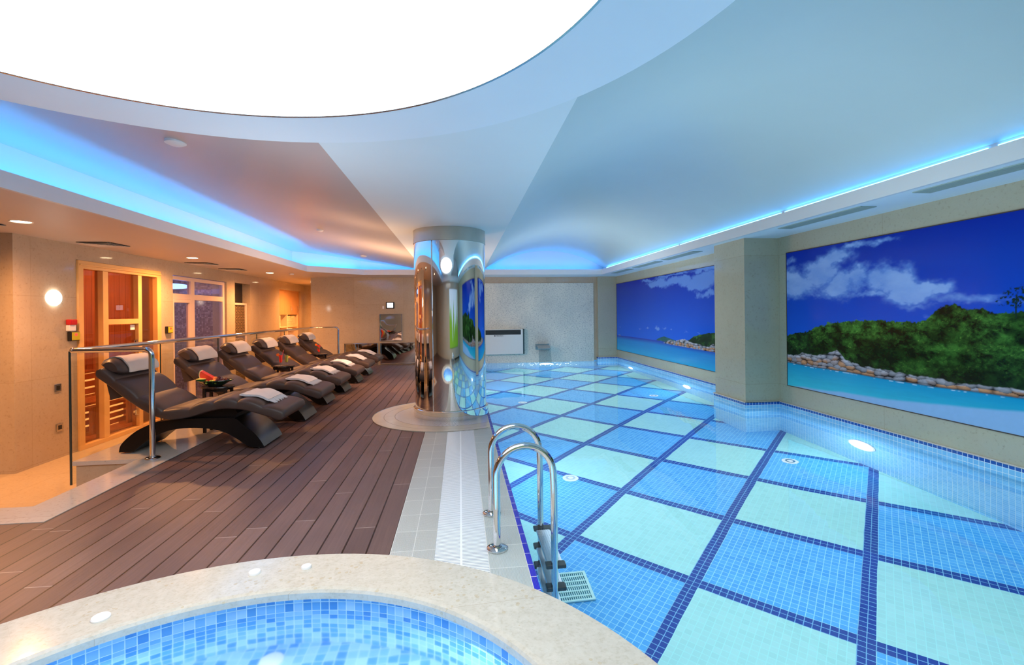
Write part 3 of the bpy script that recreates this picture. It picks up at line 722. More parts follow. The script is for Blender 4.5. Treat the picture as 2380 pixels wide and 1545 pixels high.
def ftowel_bm():
    b = MB()
    for k in range(3): b.rbox(-.14, -.17, k*.026, .14, .17, k*.026+.025, .012, 3)
    return b
M['shelftowel'] = plain('cream_folded_towel', srgb(244, 214, 172), .9, vary=.05, scale=30, bump=.002)
ft = ftowel_bm().build('folded_towel', M['shelftowel']); first = True; posn = ['bottom', 'second', 'third', 'fourth', 'top']
for (yy, nn, wh) in ((14.40, 5, 'left compartment'), (15.24, 4, 'right compartment, left stack'), (15.63, 4, 'right compartment, right stack')):
    for k in range(nn):
        o = ft if first else ft.copy()
        if not first: COL.objects.link(o)
        first = False; o.location = (xf-.17, yy, 1.02+k*.0785+.0005); o.rotation_euler.z = (k % 2)*.03
        nm = 'topmost' if k == nn-1 else (['lowest', 'second lowest', 'third lowest', 'fourth lowest'][k])
        tag(o, f'cream folded towel on the upper open cupboard shelf, {wh}, {nm}', 'towel', 'folded towels in the cupboard')

# ------------------------------------------------------------------ things on the left wall
b = MB(); b.lathe([(0, .05), (.05, .048), (.085, .035), (.10, .015), (.10, 0)], (XLW, 6.624, 1.607), 48, 'x')  # glowing disc added in place of a bright reflection in the polished marble
M['reflglow'] = emis('white_reflection_glow', (1, .93, .82, 1), 14)
solo('wall_reflection_glow', b, M['reflglow'], 'round white glowing disc added for a bright reflection on the marble left of the sauna', 'lamp', (XLW, 6.624, 1.507))
al = thing('fire_alarm_beacon', 'red and white fire alarm beacon above the call box left of the sauna', 'alarm', (XLW, 6.84, 1.19))
M['redgl'] = plain('red_lens', (.5, .02, .02, 1), .15, vary=.1)
b = MB(); b.rbox(XLW+.001, 6.80, 1.255, XLW+.07, 6.91, 1.33, .012); part('red_lens', b, M['redgl'], al, label='red beacon lens')
b = MB(); b.rbox(XLW+.001, 6.80, 1.175, XLW+.05, 6.91, 1.255, .008); part('sounder_body', b, M['white'], al)
M['ygreen'] = plain('yellow_green_plate', srgb(190, 176, 40), .3, vary=.1)
for yc, zc, lb in ((6.90, 1.105, 'black call box with yellow plate and red light under the fire alarm'), (8.975, 1.12, 'black call box with yellow plate and red light between sauna and steam room')):
    cbx = thing('call_box', lb, 'call box', (XLW, yc, zc-.06), 'call boxes on the left wall')
    b = MB(); b.rbox(XLW-.001, yc-.075, zc-.062, XLW+.05, yc+.075, zc+.062, .008); part('housing', b, M['black'], cbx)
    b = MB(); b.rbox(XLW+.046, yc-.065, zc-.052, XLW+.055, yc+.067, zc+.052, .006); part('yellow_plate', b, M['ygreen'], cbx)
    b = MB(); b.sphere((XLW+.055, yc+.0, zc+.022), .018, sc=(.4, 1.4, 1)); part('indicator_light', b, M['led_r'], cbx, label='glowing red light')
for yc, zc, lb in ((6.665, .456, 'upper square socket plate on the left marble wall'), (6.685, -.055, 'lower square socket plate on the left marble wall')):
    sw = thing('socket_plate', lb, 'socket', (XLW, yc, zc-.05), 'socket plates on the left wall')
    b = MB(); b.rbox(XLW+.001, yc-.05, zc-.05, XLW+.012, yc+.05, zc+.05, .004); part('plate', b, M['steel'], sw)
    b = MB(); b.rbox(XLW+.010, yc-.026, zc-.028, XLW+.016, yc+.026, zc+.028, .003); part('insert', b, M['black'], sw)

# ------------------------------------------------------------------ far wall, left part
t = NT('warped_mirror_steel'); p = t.pos(); n1 = t.noise(p, 2.6, 0, .4)
M['mirror'] = t.bsdf((.72, .66, .60, 1), .03, 1, t.bump(n1, .007))
def panel(name, x0, x1, z0, z1, lab):
    th_ = thing(name, lab, 'mirror panel', ((x0+x1)/2, YF, z0), 'mirror panels on the far wall')
    b = MB(); b.box(x0+.02, YF-.02, z0+.02, x1-.02, YF-.006, z1-.02); part('mirror_sheet', b, M['mirror'], th_)
    b = MB(); w = .025
    b.rbox(x0, YF-.035, z0, x0+w, YF-.002, z1, .006); b.rbox(x1-w, YF-.035, z0, x1, YF-.002, z1, .006); b.rbox(x0, YF-.035, z0, x1, YF-.002, z0+w, .006); b.rbox(x0, YF-.035, z1-w, x1, YF-.002, z1, .006)
    part('frame', b, M['chrome'], th_); return th_
panel('mirror_panel', -2.135, -1.54, .635, 1.36, 'upright polished steel mirror panel below the small screen')
a_ = panel('mirror_panel', -3.05, -2.185, .02, .592, 'low polished steel mirror panel nearest the handrail post')
b = MB(); b.rbox(-2.70, YF-.034, .04, -2.685, YF-.004, .575, .003); part('divider_bar', b, M['chrome'], a_)
panel('mirror_panel', -2.125, -.9, .02, .592, 'wide low polished steel mirror panel beside the column')
sc_ = thing('wall_screen', 'small black framed screen glowing white on the far wall', 'screen', (-1.852, YF, 1.5))
b = MB(); b.rbox(-1.963, YF-.03, 1.503, -1.74, YF-.001, 1.678, .006); part('frame', b, M['black'], sc_)
M['scr'] = emis('white_screen', (.92, .94, 1, 1), 2.2)
b = MB(); b.box(-1.93, YF-.033, 1.53, -1.775, YF-.0295, 1.655); part('display', b, M['scr'], sc_, label='white lit display')
b = MB(); b.lathe([(.009, 0), (.012, .001)], (-1.852, YF-.034, 1.60), 20, 'y', caps=False); b.box(-1.858, YF-.0345, 1.575, -1.846, YF-.0338, 1.583); part('display_symbol', b, plain('grey_symbol', (.3,.3,.3,1)), sc_)
b = MB(); b.rbox(-2.055, YF-.02, 1.50, -2.01, YF-.001, 1.575, .004); solo('wall_switch', b, M['white'], 'small pale switch just left of the glowing wall screen', 'switch', (-2.03, YF, 1.5))

# ------------------------------------------------------------------ dehumidifier and spout
ht = thing('wall_unit', 'grey-white wall air unit with black grille above the pool end', 'air unit', (1.2, YF-.03, .234))
y0, y1 = YF-.2, YF-.03
M['unit'] = plain('unit_grey_white', srgb(206, 214, 212), .35, vary=.02)
b = MB(); b.rbox(.32, y0, .236, 1.70, y1, .905, .006); part('body', b, M['unit'], ht)
b = MB(); b.rbox(1.695, y0-.004, .234, 1.735, y1, .915, .004); part('end_cap', b, plain('dark_teal_trim', (.02, .05, .06, 1), .4), ht)
b = MB(); b.rbox(.36, y0-.004, .765, 1.64, y0+.01, .895, .003); part('grille_recess', b, M['black'], ht)
M['slat'] = plain('dark_grille_slat', (.05, .055, .055, 1), .4)
b = MB()
for k in range(6): b.box(.37, y0-.010, .778+k*.02, 1.63, y0-.003, .785+k*.02)
part('grille_slats', b, M['slat'], ht)
cu = bpy.data.curves.new('lettering', 'FONT'); cu.body = 'TROTEC'; cu.size = .055; cu.extrude = .001; cu.align_x = 'LEFT'
tx = bpy.data.objects.new('lettering', cu); COL.objects.link(tx)
tx.location = (.955, y0-.005, .72); tx.rotation_euler = (PI/2, 0, 0)
bpy.context.view_layer.update()
me = bpy.data.meshes.new_from_object(tx.evaluated_get(bpy.context.evaluated_depsgraph_get()))
me.transform(tx.matrix_world); me.transform(Matrix.Translation((-1.2, -(YF-.03), -.234)))
bpy.data.objects.remove(tx); lo = bpy.data.objects.new('lettering', me); COL.objects.link(lo); lo.parent = ht
me.materials.clear(); me.materials.append(M['black'])
b = MB(); b.lathe([(0, 0), (.018, 0), (.018, -.002), (0, -.002)], (.93, y0-.002, .738), 16, 'y', caps=False); part('emblem', b, M['black'], ht)

sp = thing('waterfall_spout', 'curved steel waterfall spout on the far pool wall', 'spout', (2.25, YF-.03, .35))
b = MB(); yf = YF-.035
prof = [(yf, .455), (yf-.12, .46), (yf-.26, .43), (yf-.34, .385), (yf-.34, .365), (yf-.27, .40), (yf-.12, .42), (yf, .41)]
b.prism(prof, 2.09, 2.42, axis='x'); part('spout_lip', b, M['steel'], sp)
b = MB(); b.rbox(2.06, yf-.01, .33, 2.45, yf+.02, .49, .004); part('mounting_plate', b, M['steel'], sp)
b = MB()
def wf(u, v):
    s_ = v; return (2.10+.31*u+(.04*s_*(u-.5)), yf-.33-.10*s_-.01*math.sin(u*31+3*s_), .37-.385*s_*s_)
b.grid(wf, 24, 14)
M['fall'] = sheet('falling_water', (.62, .72, .74, 1), .9, .25, (30, .02))
solo('falling_water_sheet', b, M['fall'], 'clear sheet of water falling from the steel spout into the pool', 'water', (2.25, yf-.35, -.012))
# splash foam
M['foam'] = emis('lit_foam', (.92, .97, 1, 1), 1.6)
b = MB(); random.seed(3)
for k in range(90):
    a = random.uniform(0, 2*PI); r = abs(random.gauss(0, .28)); x_ = 2.28+r*1.5*math.cos(a); y_ = yf-.55+r*.8*math.sin(a)
    if y_ > YF-.1: continue
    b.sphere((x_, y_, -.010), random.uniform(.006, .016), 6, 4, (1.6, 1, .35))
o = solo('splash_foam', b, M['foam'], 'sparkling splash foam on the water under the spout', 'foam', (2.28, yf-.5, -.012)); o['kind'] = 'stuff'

# ------------------------------------------------------------------ murals, painted per vertex
def vnoise(x, y, seed=0):
    xi = np.floor(x).astype(np.int64); yi = np.floor(y).astype(np.int64); fx = x-xi; fy = y-yi
    fx = fx*fx*(3-2*fx); fy = fy*fy*(3-2*fy)
    def h(a, b):
        n = (a*374761393+b*668265263+seed*1442695041) & 0x7fffffff
        n = ((n ^ (n >> 13))*1274126177) & 0x7fffffff
        return ((n ^ (n >> 16)) & 0xffff)/65535.0
    return (h(xi, yi)*(1-fx)+h(xi+1, yi)*fx)*(1-fy)+(h(xi, yi+1)*(1-fx)+h(xi+1, yi+1)*fx)*fy
def fbm(x, y, o=5, seed=0, g=.5):
    s = 0; a = 1; t_ = 0
    for k in range(o): s = s+a*vnoise(x*2**k+17*k, y*2**k+31*k, seed+k); t_ += a; a *= g
    return s/t_
def S(a, b, x): t_ = np.clip((x-a)/(b-a), 0, 1); return t_*t_*(3-2*t_)
def lin(c): return np.array(srgb(*c)[:3])
def blend(C, m, c): return C*(1-m[..., None])+np.asarray(c)*m[..., None]
def interp(y, pts): pts = sorted(pts); return np.interp(y, [p[0] for p in pts], [p[1] for p in pts])
def mural(name, ya, yb, z0, z1, nu, nv, paint, label, X=XRW-.012, axis='x'):
    yy, zz = np.meshgrid(np.linspace(ya, yb, nu), np.linspace(z0, z1, nv), indexing='ij')
    Cc = np.clip(paint(yy, zz), 0, 1)
    m = thing(name, label, 'mural', (X, (ya+yb)/2, z0) if axis == 'x' else ((ya+yb)/2, X, z0))
    vs = np.stack([np.zeros_like(yy), yy-(ya+yb)/2, zz-z0], -1) if axis == 'x' else np.stack([yy-(ya+yb)/2, np.zeros_like(yy), zz-z0], -1)
    vs = vs.reshape(-1, 3)
    i = np.arange(nu-1)[:, None]*nv+np.arange(nv-1)[None, :]
    f = np.stack([i, i+nv, i+nv+1, i+1], -1).reshape(-1, 4)
    if axis == 'y': f = f[:, ::-1]
    me = bpy.data.meshes.new('printed_picture'); me.vertices.add(len(vs)); me.vertices.foreach_set('co', vs.ravel())
    me.loops.add(f.size); me.loops.foreach_set('vertex_index', f.ravel().astype(np.int32))
    me.polygons.add(len(f)); me.polygons.foreach_set('loop_start', np.arange(0, f.size, 4).astype(np.int32))
    me.update(calc_edges=True); me.validate()
    ca_ = me.color_attributes.new('paint', 'FLOAT_COLOR', 'POINT')
    ca_.data.foreach_set('color', np.concatenate([Cc.reshape(-1, 3), np.ones((len(vs), 1))], 1).ravel().astype(np.float32))
    o = bpy.data.objects.new('printed_picture', me); COL.objects.link(o); o.parent = m; me.materials.append(M['print'])
    b = MB(); w = .008
    if axis == 'x':
        a_, c_ = sorted((ya, yb)); xs = (X-.004, X+.011)
        b.box(xs[0], a_-w, z0-w, xs[1], a_, z1+w); b.box(xs[0], c_, z0-w, xs[1], c_+w, z1+w); b.box(xs[0], a_, z0-w, xs[1], c_, z0); b.box(xs[0], a_, z1, xs[1], c_, z1+w)
    else:
        a_, c_ = sorted((ya, yb)); b.box(a_-w, X-.008, z0-w, a_, X+.004, z1+w); b.box(c_, X-.008, z0-w, c_+w, X+.004, z1+w); b.box(a_, X-.008, z0-w, c_, X+.004, z0); b.box(a_, X-.008, z1, c_, X+.004, z1+w)
    part('edge_frame', b, M['bronze'], m)
    return m
M['bronze'] = plain('dark_edge_trim', (.06, .04, .03, 1), .4)
t = NT('emissive_print'); at = t.n('ShaderNodeAttribute'); at.attribute_name = 'paint'
M['print'] = t.bsdf(at.outputs['Color'], .16, 0, None, spec=.2, emit=at.outputs['Color'], estr=.26)  # slight emission of its own colours, added to make the print more saturated

def sky(y, z, z0, z1):
    g = ((z-z0)/(z1-z0))[..., None]
    return lin((14, 84, 196))*(1-g)+lin((4, 36, 144))*g
def trees(C, y, z, mask, shade):
    u = y*9; w = z*13
    # leafy clumps
    a = fbm(u*1.1, w*1.1, 3, 5); c = fbm(u*4+3*a, w*4+3*a, 5, 9, .72); big = S(.3, .7, fbm(u*.55, w*.7, 3, 21))
    lum = S(.30, .80, .5*a+.5*c)*(.35+1.05*big)*shade
    G = lin((8, 22, 14))[None, None]*(1-lum[..., None])+lin((48, 96, 38))[None, None]*lum[..., None]
    hi = S(.70, .9, fbm(u*7+3, w*7, 3, 13))*lum
    G = G*(1-hi[..., None])+lin((100, 150, 60))*hi[..., None]
    return blend(C, mask, G)
def rocks(C, y, z, mask, low, high):
    y_ = y+.05*(fbm(y*5, z*5, 3, 401)-.5); z_ = z+.05*(fbm(y*5, z*5, 3, 402)-.5); u = y_*11; w = z_*21; best = np.full(y.shape, 9.); idx = np.zeros(y.shape); sh = np.zeros(y.shape)
    xi = np.floor(u); yi = np.floor(w)
    for dx in (-1, 0, 1):
        for dy in (-1, 0, 1):
            cx = xi+dx; cy = yi+dy; px = cx+vnoise(cx*7.1+.3, cy*3.7+.2, 4); py = cy+vnoise(cx*2.3+.7, cy*9.1+.1, 8)
            d = (u-px)**2+(w-py)**2; k = d < best
            best = np.where(k, d, best); idx = np.where(k, vnoise(cx*5.3+.5, cy*4.9+.5, 3), idx); sh = np.where(k, (w-py), sh)
    e = S(.0, .75, best); l = np.clip(.6+.5*sh-.6*e, .04, 1)*(.6+.6*idx)*(.75+.5*fbm(y*40, z*60, 3, 410))
    warm = S(.45, .65, idx)
    hfrac = np.clip((z-low)/(high-low+1e-3), 0, 1)
    warm = warm*(1-S(.45, .8, hfrac))
    col = lin((176, 182, 196))*(1-warm[..., None])+lin((186, 140, 104))*warm[..., None]
    return blend(C, mask, col*l[..., None])
def blobs(y, z, L_, wr=.0):
    if wr: y, z = y+wr*3.2*(fbm(y*2.6, z*3.5, 5, 300, .6)-.5)+wr*.8*(fbm(y*13, z*17, 3, 320, .6)-.5), z+wr*1.3*(fbm(y*2.6+9, z*3.5, 5, 310, .6)-.5)+wr*.5*(fbm(y*13, z*17+4, 3, 330, .6)-.5)
    m = np.zeros(y.shape)
    for (cy, cz, ry, rz, s_) in L_:
        d = ((y-cy)/ry)**2+((z-cz)/rz)**2; m = np.maximum(m, s_*np.exp(-d*1.1))
    return m
def paint2(y, z):
    C = np.zeros(y.shape+(3,))+sky(y, z, .6, 2.1)
    n = fbm(y*2.2, z*4.2, 6, 40, .58)
    base = blobs(y, z, [(5.75, 1.68, .42, .20, 1.1), (5.35, 1.80, .34, .20, 1.1), (5.1, 1.95, .34, .13, .9), (4.75, 2.04, .38, .05, .7), (4.38, 2.06, .22, .035, .6), (5.0, 1.64, .42, .16, 1), (4.72, 1.68, .28, .15, 1), (4.42, 1.66, .30, .15, 1), (4.2, 1.52, .32, .12, .95), (4.6, 1.53, .45, .05, .7),
        (5.45, 1.55, .25, .035, .55), (3.85, 1.56, .2, .08, .8), (3.65, 1.45, .36, .06, .62), (4.15, 1.39, .30, .04, .5), (3.3, 1.42, .3, .05, .5), (4.03, 1.29, .14, .03, .45), (4.66, 1.25, .10, .025, .28), (5.86, 1.98, .14, .06, .5)], .12)
    m = S(.14, .72, base*(.85+.5*n)+1.1*(n-.5)*S(.02, .4, base))
    C = blend(C, m*.82, lin((98, 140, 202)))
    C = blend(C, S(.6, 1.0, m*(.55+.6*n))*.5, lin((150, 180, 220)))
    wl = interp(y, [(5.9, .657), (5.39, .643), (4.9, .645), (4.56, .633), (4.16, .632), (3.9, .63), (3.59, .640), (3.23, .645), (2, .66), (0, .66)])
    # sea
    sea = S(0, .004, wl-z+.012)
    dep = np.clip((wl-z)/.30, 0, 1)[..., None]
    seac = lin((12, 128, 176))*(1-dep)+lin((48, 168, 190))*dep
    seac = seac*(1+.10*(fbm(y*6, z*60, 3, 55)-.5))[..., None]
    C = blend(C, sea, seac)
    sd = interp(y, [(5.9, .34), (5.57, .372), (5.22, .386), (4.96, .407), (4.45, .425), (4.07, .459), (3.6, .50), (3.23, .545), (1, .6)])+.012*(fbm(y*5, z*3, 3, 77)-.5)
    C = blend(C, S(-.012, .02, sd-z), lin((118, 160, 202))*(1+.06*(fbm(y*30, z*30, 2, 5)-.5))[..., None])
    top = interp(y, [(5.9, 1.0), (5.7, 1.05), (5.56, 1.076), (5.42, 1.12), (5.18, 1.186), (4.9, 1.212), (4.53, 1.227), (4.25, 1.225), (3.99, 1.235), (3.88, 1.34), (3.73, 1.385), (3.62, 1.33), (3.5, 1.34), (3.45, 1.30), (3.35, 1.302), (3.22, 1.316), (2.6, 1.4), (1, 1.3)])
    top = top+.05*(fbm(y*9, y*0+2, 4, 61, .6)-.5)+.03*(fbm(y*60, z*60, 2, 62)-.5)
    rt = interp(y, [(5.9, .74), (5.57, .80), (5.3, .80), (5.05, .87), (4.95, .80), (4.78, .741), (4.45, .725), (4.16, .711), (3.9, .70), (3.59, .697), (3.23, .713), (1, .72)])+.05*(fbm(y*13, z*4, 3, 91)-.5)
    tm = S(-.006, .006, top-z)*S(-.006, .006, z-wl)
    shade = .55+.75*np.clip((z-rt)/(top-rt+1e-3), 0, 1)
    C = trees(C, y, z, tm, shade)
    # lone tree with sparse crown
    lt = blobs(y, z, [(3.27, 1.43, .10, .09, 1), (3.36, 1.40, .06, .04, .9), (3.17, 1.47, .1, .08, 1)])
    lm = S(.3, .5, lt)*S(.52, .62, fbm(y*60, z*60, 3, 33)); lm = np.maximum(lm, S(.008, .004, np.abs(y-3.265+.03*(z-1.3)))*S(1.47, 1.44, z)*S(1.25, 1.28, z))
    C = blend(C, lm, lin((16, 40, 34)))
    # palm
    pm = S(.45, .6, blobs(y, z, [(5.17, 1.19, .035, .02, 1)])*(0.6+fbm(y*80, z*80, 2, 6))); C = blend(C, pm, lin((60, 110, 60)))
    rm = S(-.006, .006, rt-z)*S(-.008, .004, z-wl+.005*(fbm(y*40, z, 2)-.5))
    C = rocks(C, y, z, rm, wl, rt)
    # shoreline shade + foam
    C = blend(C, .55*S(.018, .0, np.abs(z-wl)), lin((20, 34, 40)))
    C = blend(C, .7*S(.006, .0, np.abs(z-wl+.014))*S(.5, .7, fbm(y*20, y*0, 3, 71)), lin((190, 215, 225)))
    return C*.92
mural('wall_mural', 5.885, .9, .349, 2.107, 900, 330, paint2, 'large printed mural of green island, boulders and turquoise sea, nearer one right of the pillar')
def paint1(y, z):
    C = np.zeros(y.shape+(3,))+sky(y, z, .6, 2.0)
    n = fbm(y*1.6, z*3.6, 6, 140, .58)
    base = blobs(y, z, [(10.7, 2.08, .5, .05, .8), (10.3, 1.98, .4, .08, .9), (9.8, 1.98, .4, .12, .95), (9.3, 1.97, .35, .10, .9), (8.85, 1.93, .25, .10, .9), (8.55, 1.84, .2, .10, .8), (8.2, 1.88, .35, .14, .95), (7.85, 1.9, .35, .16, 1), (7.9, 1.66, .35, .09, .9), (8.25, 1.68, .2, .08, .7), (7.6, 1.8, .2, .15, .9), (9.4, 2.1, .9, .04, .7), (8.0, 2.08, .6, .05, .8),
        (10.7, .965, .16, .025, .5), (10.13, 1.0, .14, .035, .6), (11.12, .93, .13, .02, .45), (9.73, .97, .12, .035, .45), (8.77, .92, .16, .03, .5), (9.46, .955, .1, .02, .4), (12.57, .94, .15, .03, .3), (8.13, .96, .12, .02, .35), (13.1, .95, .1, .05, .4)], .14)
    m = S(.14, .72, base*(.85+.5*n)+1.1*(n-.5)*S(.02, .4, base)); C = blend(C, m*.78, lin((92, 132, 198)))
    wl = interp(y, [(13.2, .705), (10.14, .712), (9.41, .692), (8.47, .675), (7.63, .665), (6.8, .66)])
    dep = np.clip((wl-z)/.34, 0, 1)[..., None]
    seac = lin((26, 50, 150))*(1-S(0, .35, dep))+lin((20, 110, 180))*S(0, .35, dep); seac = seac*(1-dep**2)+lin((30, 140, 190))*dep**2
    C = blend(C, S(0, .003, wl-z), seac*(1+.12*(fbm(y*3, z*60, 3, 155)-.5))[..., None])
    hill = interp(y, [(10.2, .70), (10.1, .735), (9.96, .775), (9.73, .815), (9.46, .785), (9.2, .76), (9.0, .72), (8.9, .6)])
    hm = S(-.004, .004, hill-z)*S(0, .003, z-wl); C = blend(C, hm, lin((30, 76, 78))*(.7+.6*fbm(y*14, z*40, 3, 8))[..., None])
    sm = S(-.004, .004, interp(y, [(12.72, .70), (12.62, .722), (12.56, .725), (12.40, .70)])-z)*S(0, .003, z-wl); C = blend(C, sm, lin((120, 130, 110)))
    top = interp(y, [(9.0, .68), (8.85, .76), (8.6, .80), (8.45, .86), (8.3, .895), (7.87, .955), (7.62, .975), (7, 1.05)])+.04*(fbm(y*9, y*0, 4, 161)-.5)
    C = trees(C, y, z, S(-.006, .006, top-z)*S(-.004, .004, z-wl), np.full(y.shape, .95))
    rt = interp(y, [(9.75, .69), (9.4, .755), (9.2, .74), (9.0, .79), (8.8, .80), (8.55, .76), (8.2, .73), (7.9, .72), (7.75, .78), (7.6, .74), (7, .74)])+.03*(fbm(y*10, z*4, 3, 191)-.5)
    lo = wl-.03
    C = rocks(C, y, z, S(-.005, .005, rt-z)*S(-.005, .004, z-lo)*S(9.78, 9.7, y), lo, rt)
    return C*.92
mural('wall_mural', 13.155 if False else 12.79, 6.98, .305, 2.125, 700, 260, paint1, 'printed mural of deep blue sky and sea with rocky headland, farther one beyond the pillar')
def paint3(y, z):
    g = fbm(y*3, z*.8, 5, 240, .6)
    C = np.zeros(y.shape+(3,))+lin((210, 225, 240)); gm = S(.35, .6, g+.35*(1.3-z))
    return blend(C, gm, lin((120, 168, 48)))*1.0
mural('wall_mural', -.3, 3.6, .35, 2.1, 200, 90, paint3, 'bright green and white forest mural on the wall behind the jacuzzi', X=YB+.012, axis='y')

# ------------------------------------------------------------------ ceiling fittings
M['lampglow'] = emis('downlight_glow', (1, .72, .42, 1), 22)
DL = [(-4.449, 5.359, 'downlight in the left soffit, nearest of the row'), (-4.47, 8.514, 'downlight in the left soffit, second of the row'),
      (-4.357, 11.482, 'downlight in the left soffit, third of the row'), (-4.322, 14.622, 'downlight in the left soffit, farthest of the row'), (-4.45, 2.3, 'downlight in the left soffit above the marble curb corner')]
for x_, y_, lb in DL:
    d_ = thing('downlight', 'round warm recessed '+lb, 'downlight', (x_, y_, ZS-.012), 'downlights in the left soffit')
    b = MB(); b.lathe([(.076, -.001), (.09, -.006), (.094, 0)], (x_, y_, ZS-.0005), 32, caps=False); part('trim_ring', b, M['white'], d_)
    b = MB(); b.lathe([(0, -.0035), (.076, -.0025)], (x_, y_, ZS-.0005), 32, caps=False); part('lamp_face', b, M['lampglow'], d_)
M['ventdark'] = plain('vent_shadow', (.05, .045, .04, 1), .6); M['ventblade'] = plain('vent_blade', (.62, .6, .56, 1), .4)
for i, (x_, y_) in enumerate(((-4.75, 6.93), (-4.78, 9.42), (-4.76, 10.6), (-4.95, 5.35))):
    lb = 'square ceiling diffuser '+('above the left edge of the sauna', 'above the steam room door', 'above the niche end of the steam room', 'beside the nearest downlight')[i]
    v_ = thing('ceiling_diffuser', lb, 'vent', (x_, y_, ZS-.02), 'square diffusers in the left soffit'); s_ = .2
    b = MB(); b.box(x_-s_, y_-s_, ZS-.006, x_+s_, y_+s_, ZS-.001); part('backing', b, M['ventdark'], v_)
    b = MB()
    for q in (.2, .15, .10, .05):
        for sx, sy in ((1, 0), (-1, 0), (0, 1), (0, -1)):
            if sx: b.prism([(x_+sx*q, ZS-.016), (x_+sx*(q-.03), ZS-.006), (x_+sx*(q-.032), ZS-.007), (x_+sx*q, ZS-.018)], y_-q, y_+q)
            else: b.prism([(y_+sy*q, ZS-.016), (y_+sy*(q-.03), ZS-.006), (y_+sy*(q-.032), ZS-.007), (y_+sy*q, ZS-.018)], x_-q, x_+q, axis='x')
    part('blades', b, M['ventblade'], v_)
M['linvent'] = plain('linear_vent_grey', srgb(150, 170, 162), .45, vary=.03)
for i, (y0, y1) in enumerate(((2.55, 3.61), (4.15, 5.32), (7.43, 8.68), (8.98, 10.19), (10.54, 11.66))):
    lb = 'long grey slot vent in the right soffit, '+('nearest of the five', 'just before the pillar', 'first beyond the pillar', 'second beyond the pillar', 'farthest of the five')[i]
    v_ = thing('slot_vent', lb, 'vent', (3.91, (y0+y1)/2, ZS-.01), 'slot vents in the right soffit')
    b = MB(); b.box(3.83, y0, ZS-.004, 3.99, y1, ZS-.001); part('backing', b, M['ventdark'], v_)
    b = MB()
    b.box(3.825, y0-.01, ZS-.008, 3.835, y1+.01, ZS-.001); b.box(3.985, y0-.01, ZS-.008, 3.995, y1+.01, ZS-.001); b.box(3.83, y0-.01, ZS-.008, 3.99, y0, ZS-.001); b.box(3.83, y1, ZS-.008, 3.99, y1+.01, ZS-.001)
    for k in range(7): b.box(3.838+k*.0215, y0, ZS-.009, 3.838+k*.0215+.015, y1, ZS-.003)
    part('louvre_frame', b, M['linvent'], v_)
for x_, y_, rr_, lb in ((-2.12, 3.83, .07, 'round white smoke detector on the left ceiling nearest the skylight ring'), (-2.15, 7.65, .05, 'small round sensor on the left ceiling midway to the far cove'), (-2.14, 10.95, .07, 'round white detector on the left ceiling near the far cove')):
    z_ = zleft(x_)
    b = MB(); b.lathe([(0, -.03), (rr_*.6, -.03), (rr_, -.016), (rr_, .004)], (x_, y_, z_), 32); solo('smoke_detector', b, M['white'], lb, 'detector', (x_, y_, z_-.03), 'detectors on the left ceiling')
b = MB(); b.lathe([(0, -.035), (.04, -.033), (.055, -.015), (.055, -.001)], (-3.95, 11.7, ZS), 32); solo('smoke_detector', b, M['white'], 'small white dome detector on the left soffit beyond the third downlight', 'detector', (-3.95, 11.7, ZS-.035))

# ------------------------------------------------------------------ handrail with glass panels
hr = thing('handrail', 'polished steel handrail with clear glass panels behind the loungers', 'handrail', (-3.6, 8.4, 0))
ZR_ = 1.045; RX = -3.6; FY = 11.95
def arc(c, r, a0, a1, n, f): return [f(c[0]+r*math.cos(a0+(a1-a0)*k/n), c[1]+r*math.sin(a0+(a1-a0)*k/n)) for k in range(n+1)]
b = MB()
near = [(RX, 4.85, ZR_)]+arc((-2.98, ZR_-.06), .06, PI/2, 0, 8, lambda a, c: (a, 4.85, c))
b.tube([(RX-.005, 4.85, ZR_), (RX, FY, ZR_)], .024, 16)
b.tube(near+[(-2.92, 4.85, ZR_-.1)], .024, 16)
far_ = [(RX, FY, ZR_)]+arc((-3.02, ZR_-.06), .06, PI/2, 0, 8, lambda a, c: (a, FY, c))
b.tube(far_+[(-2.96, FY, ZR_-.1)], .024, 16); b.sphere((RX, FY, ZR_), .03); b.sphere((RX, 4.85, ZR_), .027)
part('top_rail', b, M['chrome'], hr)
for x_, y_ in ((-2.92, 4.85), (-2.96, FY)):
    b = MB(); b.tube([(x_, y_, .01), (x_, y_, ZR_-.09)], .024, 16); part('post', b, M['chrome'], hr)
    b = MB(); b.lathe([(.066, .004), (.066, .010), (.058, .018), (.03, .024), (.03, .03)], (x_, y_, 0), 32); part('flange', b, M['chrome'], hr)
gy = [4.86, 6.216, 7.6, 8.977, 10.323, FY]
M['glassedge'] = plain('dark_glass_edge', (.03, .045, .04, 1), .2)
for i in range(5):
    g_ = bpy.data.objects.new('glass_panel', None); COL.objects.link(g_); g_.parent = hr
    b = MB(); b.box(RX-.05, gy[i]+.012, -.22, RX-.038, gy[i+1]-.012, ZR_-.01); part('pane', b, M['glass'], g_)
    b = MB(); b.box(RX-.052, gy[i]+.004, -.22, RX-.036, gy[i]+(.013 if i == 0 else .0065), ZR_-.01); part('polished_edge', b, M['glassedge'], g_)

